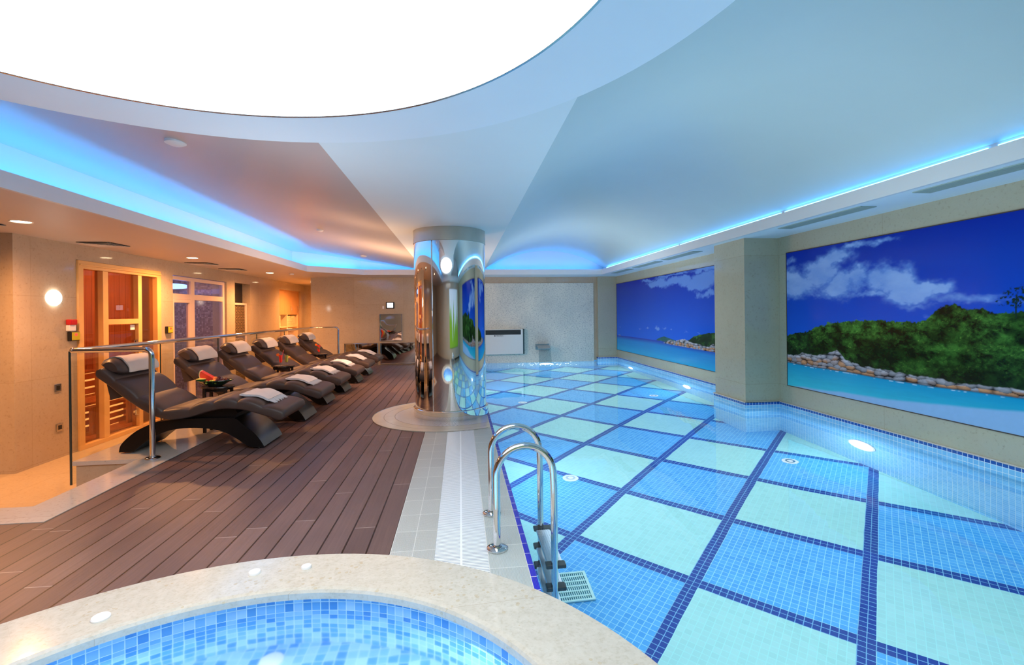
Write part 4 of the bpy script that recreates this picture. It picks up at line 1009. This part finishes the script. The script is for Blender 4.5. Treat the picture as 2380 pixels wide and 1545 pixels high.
# ------------------------------------------------------------------ pool ladder
ld = thing('pool_ladder', 'polished steel pool ladder with two tall hooped rails', 'ladder', (.2, 2.94, 0))
for yk in (2.70, 3.18):
    b = MB(); cx = .362; r_ = .165; zc = .42
    p_ = [(.197, yk, .02), (.197, yk, zc)]+[(cx+r_*math.cos(PI-PI*k/20), yk, zc+r_*1.0*math.sin(PI-PI*k/20)) for k in range(1, 20)]+[(.527, yk, zc), (.530, yk, .3), (.53, yk, -.92)]
    b.tube(p_, .0205, 18); part('rail', b, M['chrome'], ld)
    b = MB(); b.lathe([(.060, .004), (.060, .011), (.054, .015), (.027, .018), (.027, .026)], (.197, yk, 0), 40); part('flange', b, M['chrome'], ld)
for k, zz in enumerate((-.24, -.49, -.74)):
    tr = bpy.data.objects.new('tread', None); COL.objects.link(tr); tr.parent = ld
    b = MB(); b.rbox(.49, 2.735, zz-.012, .585, 3.145, zz+.012, .004)
    for q in range(6): b.box(.497+q*.014, 2.75, zz+.012, .503+q*.014, 3.13, zz+.015)
    part('step', b, M['steel'], tr)
    for yk in (2.715, 3.165):
        b = MB(); b.rbox(.478, yk-.03, zz-.02, .598, yk+.03, zz+.022, .008); part('end_cap', b, M['black'], tr)
# pool fittings
for i, (x_, y_, lb) in enumerate([(1.16, 4.98, 'nearest left round inlet on the pool floor beyond the ladder'), (3.69, 4.97, 'nearest right round inlet on the pool floor near the wall lamp'), (1.10, 8.43, 'farther left round inlet on the pool floor'), (3.62, 8.58, 'farther right round inlet on the pool floor')]):
    t_ = thing('floor_inlet', 'white '+lb, 'inlet', (x_, y_, -1.2), 'round inlets on the pool floor')
    b = MB(); b.lathe([(0, .014), (.07, .014), (.085, .006), (.085, .001)], (x_, y_, -1.2), 32); part('disc', b, M['white'], t_)
    b = MB(); b.lathe([(.03, .0145), (.036, .016), (.046, .016), (.052, .0145)], (x_, y_, -1.2), 32, caps=False); part('raised_ring', b, M['steel'], t_)
gr_ = thing('floor_drain', 'pale square slotted drain grille on the pool floor beside the ladder', 'drain', (.74, 3.28, -1.2))
M['pgrille'] = plain('pale_aqua_grille', srgb(190, 228, 222), .4, vary=.02)
x0, x1, y0, y1 = .60, .90, 3.14, 3.44
b = MB(); b.box(x0, y0, -1.199, x1, y1, -1.192); part('backing', b, plain('teal_shadow', srgb(60, 130, 150), .5), gr_)
b = MB(); b.box(x0, y0, -1.192, x0+.02, y1, -1.18); b.box(x1-.02, y0, -1.192, x1, y1, -1.18); b.box(x0+.0201, y0, -1.192, x1-.0201, y0+.015, -1.18); b.box(x0+.0201, y1-.015, -1.192, x1-.0201, y1, -1.18)
for k in range(1, 6): b.box(x0+.0201, y0+k*.05-.006, -1.1915, x1-.0201, y0+k*.05+.006, -1.182)
for k in range(2, 19): b.box(x0+k*.015-.003, y0+.0151, -1.191, x0+k*.015+.003, y1-.0151, -1.184)
part('grille', b, M['pgrille'], gr_)
M['uwlamp'] = emis('underwater_lamp_glow', (.80, .93, 1, 1), 12)
def uwlamp(p, ax, lb):
    t_ = thing('underwater_lamp', lb, 'underwater lamp', p, 'underwater lamps')
    b = MB()
    sgn = -1
    if ax == 'x': b.lathe([(0, -.02), (.13, -.012), (.155, -.001)], p, 32, 'x', caps=False)
    if ax == 'y': b.lathe([(0, -.02), (.13, -.012), (.155, -.001)], p, 32, 'y', caps=False)
    if ax == '-x': b.lathe([(0, .02), (.13, .012), (.155, .001)], p, 32, 'x', caps=False)
    part('lens', b, M['uwlamp'], t_)
    b = MB(); s2 = -1 if ax != '-x' else 1
    b.lathe([(.15, s2*.001), (.155, s2*.014), (.175, s2*.010), (.175, s2*.001)], p, 32, ax[-1], caps=False); part('rim', b, M['white'], t_)
uwlamp((XRW, 4.73, -.52), 'x', 'bright round underwater lamp low on the right pool wall, nearest')
uwlamp((XRW, 8.74, -.62), 'x', 'round underwater lamp on the right pool wall beyond the pillar')
uwlamp((XRW, 11.76, -.66), 'x', 'farthest round underwater lamp on the right pool wall')
uwlamp((2.35, YF, -.45), 'y', 'round underwater lamp under the waterfall on the far pool wall')
uwlamp((XP, 4.9, -.55), '-x', 'round underwater lamp on the left pool wall beyond the ladder')
uwlamp((XP, 9.4, -.55), '-x', 'round underwater lamp on the left pool wall behind the column')

# ------------------------------------------------------------------ loungers
def catmull(P, n):
    P = [Vector(p) for p in P]; Q = [P[0]*2-P[1]]+P+[P[-1]*2-P[-2]]; out = []
    for i in range(1, len(Q)-2):
        for k in range(n):
            t_ = k/n; a, b_, c, d = Q[i-1], Q[i], Q[i+1], Q[i+2]
            out.append(.5*((2*b_)+(c-a)*t_+(2*a-5*b_+4*c-d)*t_**2+(3*b_-a-3*c+d)*t_**3))
    out.append(P[-1]); return out
LB = [(-.862, .786), (-.719, .673), (-.604, .570), (-.472, .466), (-.345, .385), (-.235, .340), (-.136, .330), (.035, .355), (.208, .402), (.347, .418), (.513, .400), (.689, .345), (.872, .275)]
cv = catmull(LB, 12); NC = len(cv)
ln = [0]
for i in range(1, NC): ln.append(ln[-1]+(cv[i]-cv[i-1]).length)
creasex = [-.93, -.66, -.455, -.235, .0, .232, .452, .69, .99]
def bulge(x):
    for a, c in zip(creasex, creasex[1:]):
        if a <= x <= c:
            f = (x-a)/(c-a); return max(0, math.sin(PI*f))**.55
    return 0
def frame_at(i):
    a = cv[max(0, i-1)]; c = cv[min(NC-1, i+1)]; d = (c-a).normalized(); return cv[i], Vector((-d.y, d.x))
TB, TBU = .095, .030
def topz(x):
    best = None
    for i in range(NC):
        p, nn = frame_at(i); q = p+nn*(TB+TBU*bulge((p+nn*.09).x))
        if best is None or abs(q.x-x) < best[0]: best = (abs(q.x-x), q.y)
    return best[1]
def mattress():
    vs = []; fs = []; K = 36
    for i in range(NC):
        p, nn = frame_at(i); xx = (p+nn*.09).x; bu = bulge(xx); T = TB+TBU*bu
        e = min(ln[i], ln[-1]-ln[i]); rr = .045; es = math.sqrt(max(0.02, 1-(1-min(1, e/rr))**2))
        W_ = .338-.010*(1-bu); d = Vector((nn.y, -nn.x))
        for k in range(K):
            a = 2*PI*k/K; c_, s_ = math.cos(a), math.sin(a)
            yy = W_*math.copysign(abs(c_)**.22, c_)*(.97+.03*es); tt = T/2*(1+es*math.copysign(abs(s_)**(.55 if s_ > 0 else .3), s_))
            vs.append((p.x+nn.x*tt, yy, p.y+nn.y*tt))
    for i in range(NC-1):
        for k in range(K): fs.append((i*K+k, i*K+(k+1) % K, (i+1)*K+(k+1) % K, (i+1)*K+k))
    fs.append(tuple(range(K))); fs.append(tuple(range((NC-1)*K, NC*K)))
    b = MB(); b.add(vs, fs, True); return b
PIL = [(-.838, .890), (-.805, .925), (-.745, .945), (-.690, .925), (-.645, .880), (-.618, .815), (-.635, .790), (-.690, .785), (-.770, .835)]
def closed_cat(P, n):
    P = [Vector(p) for p in P]; out = []; m = len(P)
    for i in range(m):
        a, b_, c, d = P[i-1], P[i], P[(i+1) % m], P[(i+2) % m]
        for k in range(n):
            t_ = k/n; out.append(.5*((2*b_)+(c-a)*t_+(2*a-5*b_+4*c-d)*t_**2+(3*b_-a-3*c+d)*t_**3))
    return out
def cushion(P, W_, nn=4):
    C_ = closed_cat(P, nn); cen = sum(C_, Vector((0, 0)))/len(C_); vs = []; fs = []; K = len(C_); rows = 16
    for j in range(rows+1):
        u = -1+2*j/rows; y = W_*math.copysign(abs(u)**.6, u) if abs(u) > 0 else 0
        s_ = (1-abs(y/W_)**8)**.5 if abs(y/W_) < 1 else 0; s_ = max(.25, s_)
        for q in C_: w = cen+(q-cen)*(.45+.55*s_); vs.append((w.x, y, w.y))
    for j in range(rows):
        for k in range(K): fs.append((j*K+k, j*K+(k+1) % K, (j+1)*K+(k+1) % K, (j+1)*K+k))
    fs.append(tuple(range(K))); fs.append(tuple(range(rows*K, (rows+1)*K)))
    b = MB(); b.add(vs, fs, True); return b
AO = [(-.690, .016), (-.675, .08), (-.622, .143), (-.535, .214), (-.431, .267), (-.343, .301), (-.221, .318), (.0, .325), (.20, .322), (.384, .313), (.464, .250), (.56, .165), (.625, .085), (.664, .016)]
AI = [(.540, .016), (.489, .045), (.4, .112), (.275, .183), (.12, .222), (-.09, .232), (-.266, .204), (-.400, .140), (-.485, .082), (-.56, .016)]
def make_lounger():
    t_ = thing('lounger', 'brown leather wave lounger', 'lounger', (0, 0, 0), 'wave loungers in a row on the deck')
    m_ = part('mattress', mattress(), M['leather'], t_)
    h_ = part('head_cushion', cushion(PIL, .30), M['leather'], t_)
    b = MB()
    oo = [p for p in catmull(AO, 4)]; ii = [p for p in catmull(AI, 4)]
    b.prism([(p.x, p.y) for p in oo]+[(p.x, p.y) for p in ii], -.24, .26)
    part('arched_base', b, M['basewood'], t_)
    b = MB(); b.prism([(-.24, .318), (.384, .313), (.40, .36), (.36, .425), (.2, .415), (.03, .37), (-.14, .34)], -.20, .22); part('support_block', b, M['basewood'], t_)
    for rng, nm in ((range(36, 53), 'metal_leg_cover'), (range(0, 21), 'metal_leg_cover')):
        pp = [oo[i] for i in rng]; c_ = Vector((0, -.2)); off = []
        for i, p in enumerate(pp):
            d = (pp[min(i+1, len(pp)-1)]-pp[max(i-1, 0)]).normalized(); off.append(p+Vector((-d.y, d.x))*.004)
        b = MB(); b.add([(p.x, y, p.y) for y in (-.238, .258) for p in off], [(i, i+1, len(off)+i+1, len(off)+i) for i in range(len(off)-1)], True)
        part(nm, b, M['basemetal'], t_, label='brushed metal leg cover')
    b = MB(); b.prism([(-.82, .74), (-.775, .53), (-.655, .56), (-.60, .575), (-.70, .67)], -.22, .24); part('back_support', b, M['leather'], t_)
    for x_ in (-.60, .60):
        for y_ in (-.19, .21):
            b = MB(); b.cyl((x_, y_, .0045), .016, .014, 12); part('foot_stud', b, M['chrome'], t_)
    return t_
def sheet_along(path, y0, y1, th, ny=18, wob=.003, seed=1):
    """thin cloth slab following a path in (x,z)"""
    P = [Vector(p) for p in path]; n = len(P); top = []; bot = []
    for i in range(n):
        d = (P[min(i+1, n-1)]-P[max(i-1, 0)]).normalized(); nn = Vector((-d.y, d.x))
        if nn.y < 0 and abs(nn.y) > .3: nn = -nn
        for j in range(ny):
            y = y0+(y1-y0)*j/(ny-1); w = wob*math.sin(j*.9+i*.35+seed)+wob*.6*math.sin(j*.31*seed+i*.8)
            y += .004*math.sin(i*.7+seed)
            top.append((P[i].x+nn.x*(th+w), y, P[i].y+nn.y*(th+w))); bot.append((P[i].x, y, P[i].y))
    m = n*ny; fs = []
    for i in range(n-1):
        for j in range(ny-1):
            a = i*ny+j; fs.append((a, a+ny, a+ny+1, a+1)); fs.append((m+a, m+a+1, m+a+ny+1, m+a+ny))
    for i in range(n-1):
        for j in (0, ny-1): a = i*ny+j; fs.append((a, a+ny, m+a+ny, m+a))
    for j in range(ny-1):
        for i in (0, n-1): a = i*ny+j; fs.append((a, a+1, m+a+1, m+a))
    b = MB(); b.add(top+bot, fs, True); return b
def head_towel():
    C_ = closed_cat(PIL, 6); cen = sum(C_, Vector((0, 0)))/len(C_)
    seq = [C_[i] for i in range(0, 33)]
    off = []
    for i, p in enumerate(seq):
        d = (seq[min(i+1, len(seq)-1)]-seq[max(i-1, 0)]).normalized(); nn = Vector((-d.y, d.x))
        if nn.dot(p-cen) < 0: nn = -nn
        off.append(p+nn*.004)
    off = [off[0]+Vector((-.012, -.02))]+off
    return sheet_along(off, -.20, .25, .012, wob=.0018)
FX0, FX1 = .415, .70
def foot_towel(seed):
    xs = [FX0+(FX1-FX0)*i/14 for i in range(15)]
    lv = [topz(x) for x in xs]; zz = [max(lv[max(0, i-1):i+2]) for i in range(15)]
    zz = [(zz[max(0, i-1)]+zz[i]+zz[min(14, i+1)])/3 for i in range(15)]
    path = [(x, z+.004) for x, z in zip(xs, zz)]
    # drape a little at the crest
    b = sheet_along(path, -.20, .19, .010, wob=.002, seed=seed)
    p2 = [(x-.004, z+.011) for x, z in path[1:]]
    c = sheet_along(p2, -.192, .186, .010, wob=.0025, seed=seed+2); b.add(c.v, c.f, True)
    ang = random.uniform(-.05, .05)
    return b, path
def fringe(path, seed):
    b = MB(); x0, z0 = path[-1]; random.seed(seed)
    for k in range(34):
        y = -.195+.385*k/33; L_ = random.uniform(.045, .07); sx = random.uniform(-.3, .3)
        x1 = x0+L_; z1 = topz(min(.9, x1))+.006
        b.tube([(x0-.004, y, z0+.008), (x0+L_*.5, y+sx*.01, (z0+z1)/2+.006), (x1, y+sx*.03, z1)], .0034, 5, radii=[.0045, .0036, .0022])
    return b
def shear(mb, ox, k):
    mb.v = [(x+k*y, y, z) for x, y, z in mb.v]; return mb
LY = [4.955, 6.15, 7.25, 8.32, 9.45, 10.66]
names_ = ['nearest the handrail post, first of the row', 'behind the fruit table, second of the row', 'third from the front of the row', 'fourth of the row, behind the cocktail table', 'fifth from the front, second farthest of the row', 'farthest of the row, by the far wall']
lg = make_lounger()
for i, y in enumerate(LY):
    loc = (-2.66+(0, .03, .0, .01, 0, -.02)[i], y+.34, .004)
    lb = 'brown leather wave lounger with head cushion, '+names_[i]
    if i == 0: o = lg; o.location = loc; o['label'] = lb
    else: o = dup(lg, loc, lb)
    ordw = ('nearest', 'second', 'third', 'fourth', 'fifth', 'farthest')[i]
    ht_ = shear(head_towel(), 0, .0)
    tw = ht_.build('head_towel', M['towel']); tw.location = loc
    tag(tw, f'cream terry towel draped over the head cushion of the {ordw} lounger', 'towel', 'cream towels on the head cushions')
    fb, pth = foot_towel(i*3+1)
    tf = thing('foot_towel', f'white folded towel with fringe on the foot of the {ordw} lounger', 'towel', loc, 'fringed towels on the lounger feet')
    part('folded_cloth', fb, M['towel2'], tf, world=False); part('fringe', fringe(pth, i+5), M['towel2'], tf, world=False)

# ------------------------------------------------------------------ side tables
M['darkwood'] = plain('dark_brown_lacquer', (.020, .012, .010, 1), .22, vary=.3)
TBS = [(-2.83, 5.90), (-2.885, 8.115), (-2.975, 10.40)]
tb0 = None
for i, (x_, y_) in enumerate(TBS):
    lb = 'small dark round side table '+('holding the fruit dish between first and second lounger', 'with red cocktail between third and fourth lounger', 'with two drinks between the two farthest loungers')[i]
    if tb0 is None:
        tb0 = thing('side_table', lb, 'side table', (0, 0, 0), 'small side tables between the loungers')
        b = MB(); b.lathe([(0, 0), (.17, 0), (.18, .006), (.18, .018), (.175, .024), (0, .024)], (0, 0, .506), 40, caps=False); b.v = [(x, y*.74, z) for x, y, z in b.v]; part('tabletop', b, M['darkwood'], tb0)
        for sx in (-1, 1):
            for sy in (-1, 1):
                b = MB(); b.rbox(sx*.115-.016, sy*.075-.014, .0, sx*.115+.016, sy*.075+.014, .508, .003); part('leg', b, M['darkwood'], tb0)
        b = MB(); b.box(-.115, -.08, .47, .115, -.068, .505); b.box(-.115, .068, .47, .115, .08, .505); part('apron', b, M['darkwood'], tb0)
        tb0.location = (x_, y_, .004)
    else: dup(tb0, (x_, y_, .004), lb)
# fruit dish
x_, y_, z_ = TBS[0][0]-.03, TBS[0][1], .534
M['dish'] = plain('dark_green_glass', (.05, .10, .05, 1), .06, trans=.6, ior=1.45)
b = MB(); b.lathe([(.0, .004), (.07, .0), (.10, .012), (.155, .045), (.20, .066), (.198, .072), (.15, .053), (.09, .02), (0, .012)], (x_, y_, z_), 48); b.v = [(x_+(x-x_)*.98, y_+(y-y_)*.62, z) for x, y, z in b.v]
solo('fruit_dish', b, M['dish'], 'wide dark green glass dish of fruit on the first side table', 'dish', (x_, y_, z_))
t = NT('watermelon'); p = t.pos(); x = t.sep(p)
rad = t.math('SQRT', t.math('ADD', t.math('MULTIPLY', x[0], x[0]), t.math('MULTIPLY', x[2], x[2])))
col = t.ramp(rad, [(0, srgb(224, 66, 50)), (.094, srgb(232, 80, 64)), (.099, srgb(240, 226, 190)), (.104, srgb(200, 220, 150)), (.1065, srgb(30, 90, 40))])
vo = t.t.nodes.new('ShaderNodeTexVoronoi'); t.L(p, vo.inputs['Vector']); vo.inputs['Scale'].default_value = 62
sd = t.math('MULTIPLY', t.math('LESS_THAN', vo.outputs['Distance'], .26), t.math('LESS_THAN', t.math('ABSOLUTE', t.math('SUBTRACT', rad, .07)), .016))
M['melonred'] = t.bsdf(t.mix(sd, col, (.01, .005, .005, 1)), .3)
b = MB(); wp = [(.108*math.cos(a), .108*math.sin(a)) for a in [math.radians(150+190*k/24) for k in range(25)]]
b.prism([(c, d) for c, d in wp], -.022, .022)
o = solo('watermelon_slice', MB(), M['melonred'], 'red watermelon slice with seeds standing at the left of the fruit dish', 'fruit', (0, 0, 0))
bpy.data.objects.remove(o)
o = b.build('watermelon_slice', M['melonred']); o.location = (x_-.075, y_+.01, z_+.122); o.rotation_euler = (.22, .12, -.1)
tag(o, 'red watermelon slice with seeds standing at the left of the fruit dish', 'fruit')
def fruit(name, c, r, colr, lab, sc=(1, 1, 1), grp=None):
    b = MB(); b.sphere(c, r, 16, 10, sc); return solo(name, b, plain(name+'_skin', colr, .3, vary=.12, scale=30), lab, 'fruit', (c[0], c[1], c[2]-r*sc[2]), grp)
fruit('apricot', (x_+.008, y_-.015, z_+.085), .026, srgb(240, 130, 60), 'orange apricot just right of the watermelon slice, upper one', grp='apricots in the fruit dish')
fruit('apricot', (x_+.022, y_-.055, z_+.066), .022, srgb(244, 140, 60), 'orange apricot in the dish, lower one in front of the dark grapes', grp='apricots in the fruit dish')
M['wedge'] = plain('melon_flesh', srgb(226, 214, 110), .35); M['rind'] = plain('melon_rind', srgb(36, 96, 44), .3)
for (cx_, cy_, rz, lb) in ((x_-.145, y_-.03, .1, 'pale yellow melon wedge with green rind at the left rim of the dish'), (x_+.165, y_+.0, -.5, 'pale melon wedge at the right rim of the dish')):
    w_ = thing('melon_wedge', lb, 'fruit', (cx_, cy_, z_+.05), 'melon wedges in the fruit dish'); w_.rotation_euler.z = rz
    s_ = .05 if cx_ < x_ else .026
    b = MB(); b.lathe([(s_*math.cos(a), s_*math.sin(a)) for a in [math.radians(-90+10*k) for k in range(8)]], (0, 0, s_), 20, caps=False); b.v = [(x*1.2, y*.6, z) for x, y, z in b.v]; part('rind', b, M['rind'], w_, world=False)
    b = MB(); b.lathe([(0, s_*.98), (s_*.8, s_*.82), (s_*.94, s_*.72)], (0, 0, 0), 20, caps=False); b.v = [(x*1.2, y*.6, z) for x, y, z in b.v]; part('flesh', b, M['wedge'], w_, world=False)
def bunch(name, c, n, spread, r, colr, lab, seed):
    random.seed(seed); b = MB()
    for k in range(n):
        a = random.uniform(0, 2*PI); q = random.uniform(0, 1)**.5
        b.sphere((c[0]+spread[0]*q*math.cos(a), c[1]+spread[1]*q*math.sin(a), c[2]+spread[2]*(1-q*q)*random.uniform(.3, 1)), r*random.uniform(.85, 1.1), 10, 7)
    return solo(name, b, plain(name+'_'+str(seed), colr, .15, vary=.3, scale=40), lab, 'fruit', (c[0], c[1], c[2]-r))
bunch('grape_bunch', (x_-.02, y_-.07, z_+.045), 20, (.06, .03, .03), .016, srgb(170, 184, 70), 'bunch of green grapes at the front of the fruit dish', 11)
bunch('grape_bunch', (x_+.062, y_-.03, z_+.048), 40, (.058, .045, .065), .016, srgb(70, 18, 26), 'bunch of dark red grapes in the middle of the fruit dish', 12)
for k, (dx, dy, dz, lb) in enumerate(((.125, -.01, .075, 'shiny dark cherry plum, highest at the right of the dish'), (.112, -.035, .062, 'shiny dark cherry plum in front of the highest one'), (.148, -.03, .068, 'shiny dark cherry plum nearest the right rim'))):
    fruit('plum', (x_+dx, y_+dy, z_+dz), .024, srgb(64, 14, 24), lb, grp='dark plums in the fruit dish')
M['drinkr'] = plain('red_drink', (.75, .03, .015, 1), .12, emit=(.6, .03, .01, 1), estr=.08)
M['drinky'] = plain('yellow_green_drink', srgb(170, 170, 70), .15)
M['dglass'] = sheet('drink_glass', (.96, .97, .97, 1), 1.0)
M['straw'] = plain('red_straw', (.5, .03, .06, 1), .3); M['slice'] = plain('orange_slice', srgb(240, 120, 30), .4); M['leaf'] = plain('green_sprig', srgb(44, 84, 34), .6)
def drink(tx, ty, lab, mat, sc=1.0, garnish=True, straw=True, sprig=False):
    d_ = thing('cocktail_glass', lab, 'drink', (tx, ty, .5345), 'drinks on the side tables')
    pr = [(.032, 0), (.032, .003), (.006, .010), (.005, .035), (.018, .05), (.026, .08), (.024, .12), (.030, .16), (.036, .185)]
    b = MB(); b.lathe([(r*sc, h*sc) for r, h in pr], (0, 0, 0), 24, caps=False); part('glass', b, M['dglass'], d_, world=False)
    b = MB(); b.lathe([(0, .046*sc)]+[(max(.001, r*sc-.002), h*sc) for r, h in pr[4:8]]+[(0, .16*sc)], (0, 0, 0), 24, caps=False); part('drink', b, mat, d_, world=False)
    if straw: b = MB(); b.tube([(0, 0, .06*sc), (.045*sc, -.005, .235*sc)], .004, 8); part('straw', b, M['straw'], d_, world=False)
    if garnish: b = MB(); b.lathe([(0, -.003), (.024, -.003), (.024, .003), (0, .003)], (-.04*sc, 0, .165*sc), 16, 'y'); part('orange_slice', b, M['slice'], d_, world=False)
    if sprig:
        b = MB(); random.seed(9)
        for k in range(16):
            a = random.uniform(0, 6.28); b.tube([(0, 0, .10*sc), (.03*math.cos(a), .03*math.sin(a), random.uniform(.14, .2)*sc)], .006, 5, radii=[.003, .007])
        part('mint_sprig', b, M['leaf'], d_, world=False)
    return d_
drink(-2.905, 8.06, 'red cocktail with straw and orange slice on the middle side table', M['drinkr'], 1.08)
drink(-2.845, 8.15, 'tall glass of pale yellow drink behind the red cocktail', M['drinky'], 1.0, False, False)
drink(-2.995, 10.44, 'red cocktail at the back of the farthest side table', M['drinkr'], 1.15, True, False)
drink(-2.955, 10.34, 'short red drink with green sprig on the farthest side table', M['drinkr'], .8, False, True, True)

# ------------------------------------------------------------------ lights
def spot(loc, energy, color, size=120, blend=1, rad=.06):
    l = bpy.data.lights.new('spot', 'SPOT'); l.energy = energy; l.color = color; l.spot_size = math.radians(size); l.spot_blend = blend; l.shadow_soft_size = rad
    o = bpy.data.objects.new('spot_light', l); COL.objects.link(o); o.location = loc; return o
def point(loc, energy, color, rad=.1):
    l = bpy.data.lights.new('point', 'POINT'); l.energy = energy; l.color = color; l.shadow_soft_size = rad
    o = bpy.data.objects.new('point_light', l); COL.objects.link(o); o.location = loc; o.visible_camera = False; o.visible_glossy = False; o.visible_transmission = False; return o
def area(loc, sx, sy, energy, color, rot=(0, 0, 0)):
    l = bpy.data.lights.new('area', 'AREA'); l.shape = 'RECTANGLE'; l.size = sx; l.size_y = sy; l.energy = energy; l.color = color
    o = bpy.data.objects.new('area_light', l); COL.objects.link(o); o.location = loc; o.rotation_euler = rot; return o
WARM = (1, .42, .14)
for x_, y_, lb in DL: spot((x_, y_, ZS-.03), 385 if y_ > 3 else 80, WARM, 168)
spot((-6.6, 4.3, ZS-.03), 200, WARM, 150); spot((-6.4, 1.5, ZS-.03), 60, WARM, 150)
spot((-4.3, 15.6, ZS-.03), 60, WARM, 150)
point((-6.3, 7.9, 1.9), 32, (1, .50, .26), .15)
point((-6.2, 10.2, 1.3), 12, (1, .80, .76), .2); point((-6.2, 10.0, 2.15), 4, (.10, .18, 1), .1)
# soft room fill
point((2.3, 3.2, 1.25), 62, (.74, .92, 1), .5); point((2.3, 9.0, 1.15), 85, (.74, .92, 1), .5)
point((-1.2, 3.2, 1.5), 22, (.85, .92, 1), .5); point((-1.35, 8.8, 1.5), 180, (1, .55, .30), .5); point((-1.3, 6.2, 1.9), 25, (1, .55, .30), .4)
# underwater light
area((2.37, 5.3, -.06), 3.6, 14.6, 165, (.80, .93, 1))
area((JI[0], JI[1], -.15), 2.0, 2.0, 34, (.75, .92, 1))
for p_, e in (((XRW-.25, 4.73, -.5), 16), ((XRW-.25, 8.74, -.55), 14), ((XRW-.25, 11.76, -.6), 12), ((2.35, YF-.3, -.45), 16), ((XP+.3, 4.9, -.55), 14), ((XP+.3, 9.4, -.55), 12)):
    point(p_, e, (.85, .95, 1), .08)

w = bpy.data.worlds.new('world'); scene.world = w; w.use_nodes = True
w.node_tree.nodes['Background'].inputs[0].default_value = (.5, .7, 1, 1); w.node_tree.nodes['Background'].inputs[1].default_value = .05
scene.view_settings.view_transform = 'Standard'; scene.view_settings.look = 'None'; scene.view_settings.exposure = 0; scene.view_settings.gamma = 1
cy = scene.cycles
cy.max_bounces = 9; cy.diffuse_bounces = 4; cy.glossy_bounces = 4; cy.transmission_bounces = 6; cy.transparent_max_bounces = 12
cy.caustics_reflective = False; cy.caustics_refractive = True; cy.blur_glossy = .6; cy.sample_clamp_indirect = 5; cy.sample_clamp_direct = 0
cy.use_denoising = True; cy.use_adaptive_sampling = True; cy.adaptive_threshold = .015
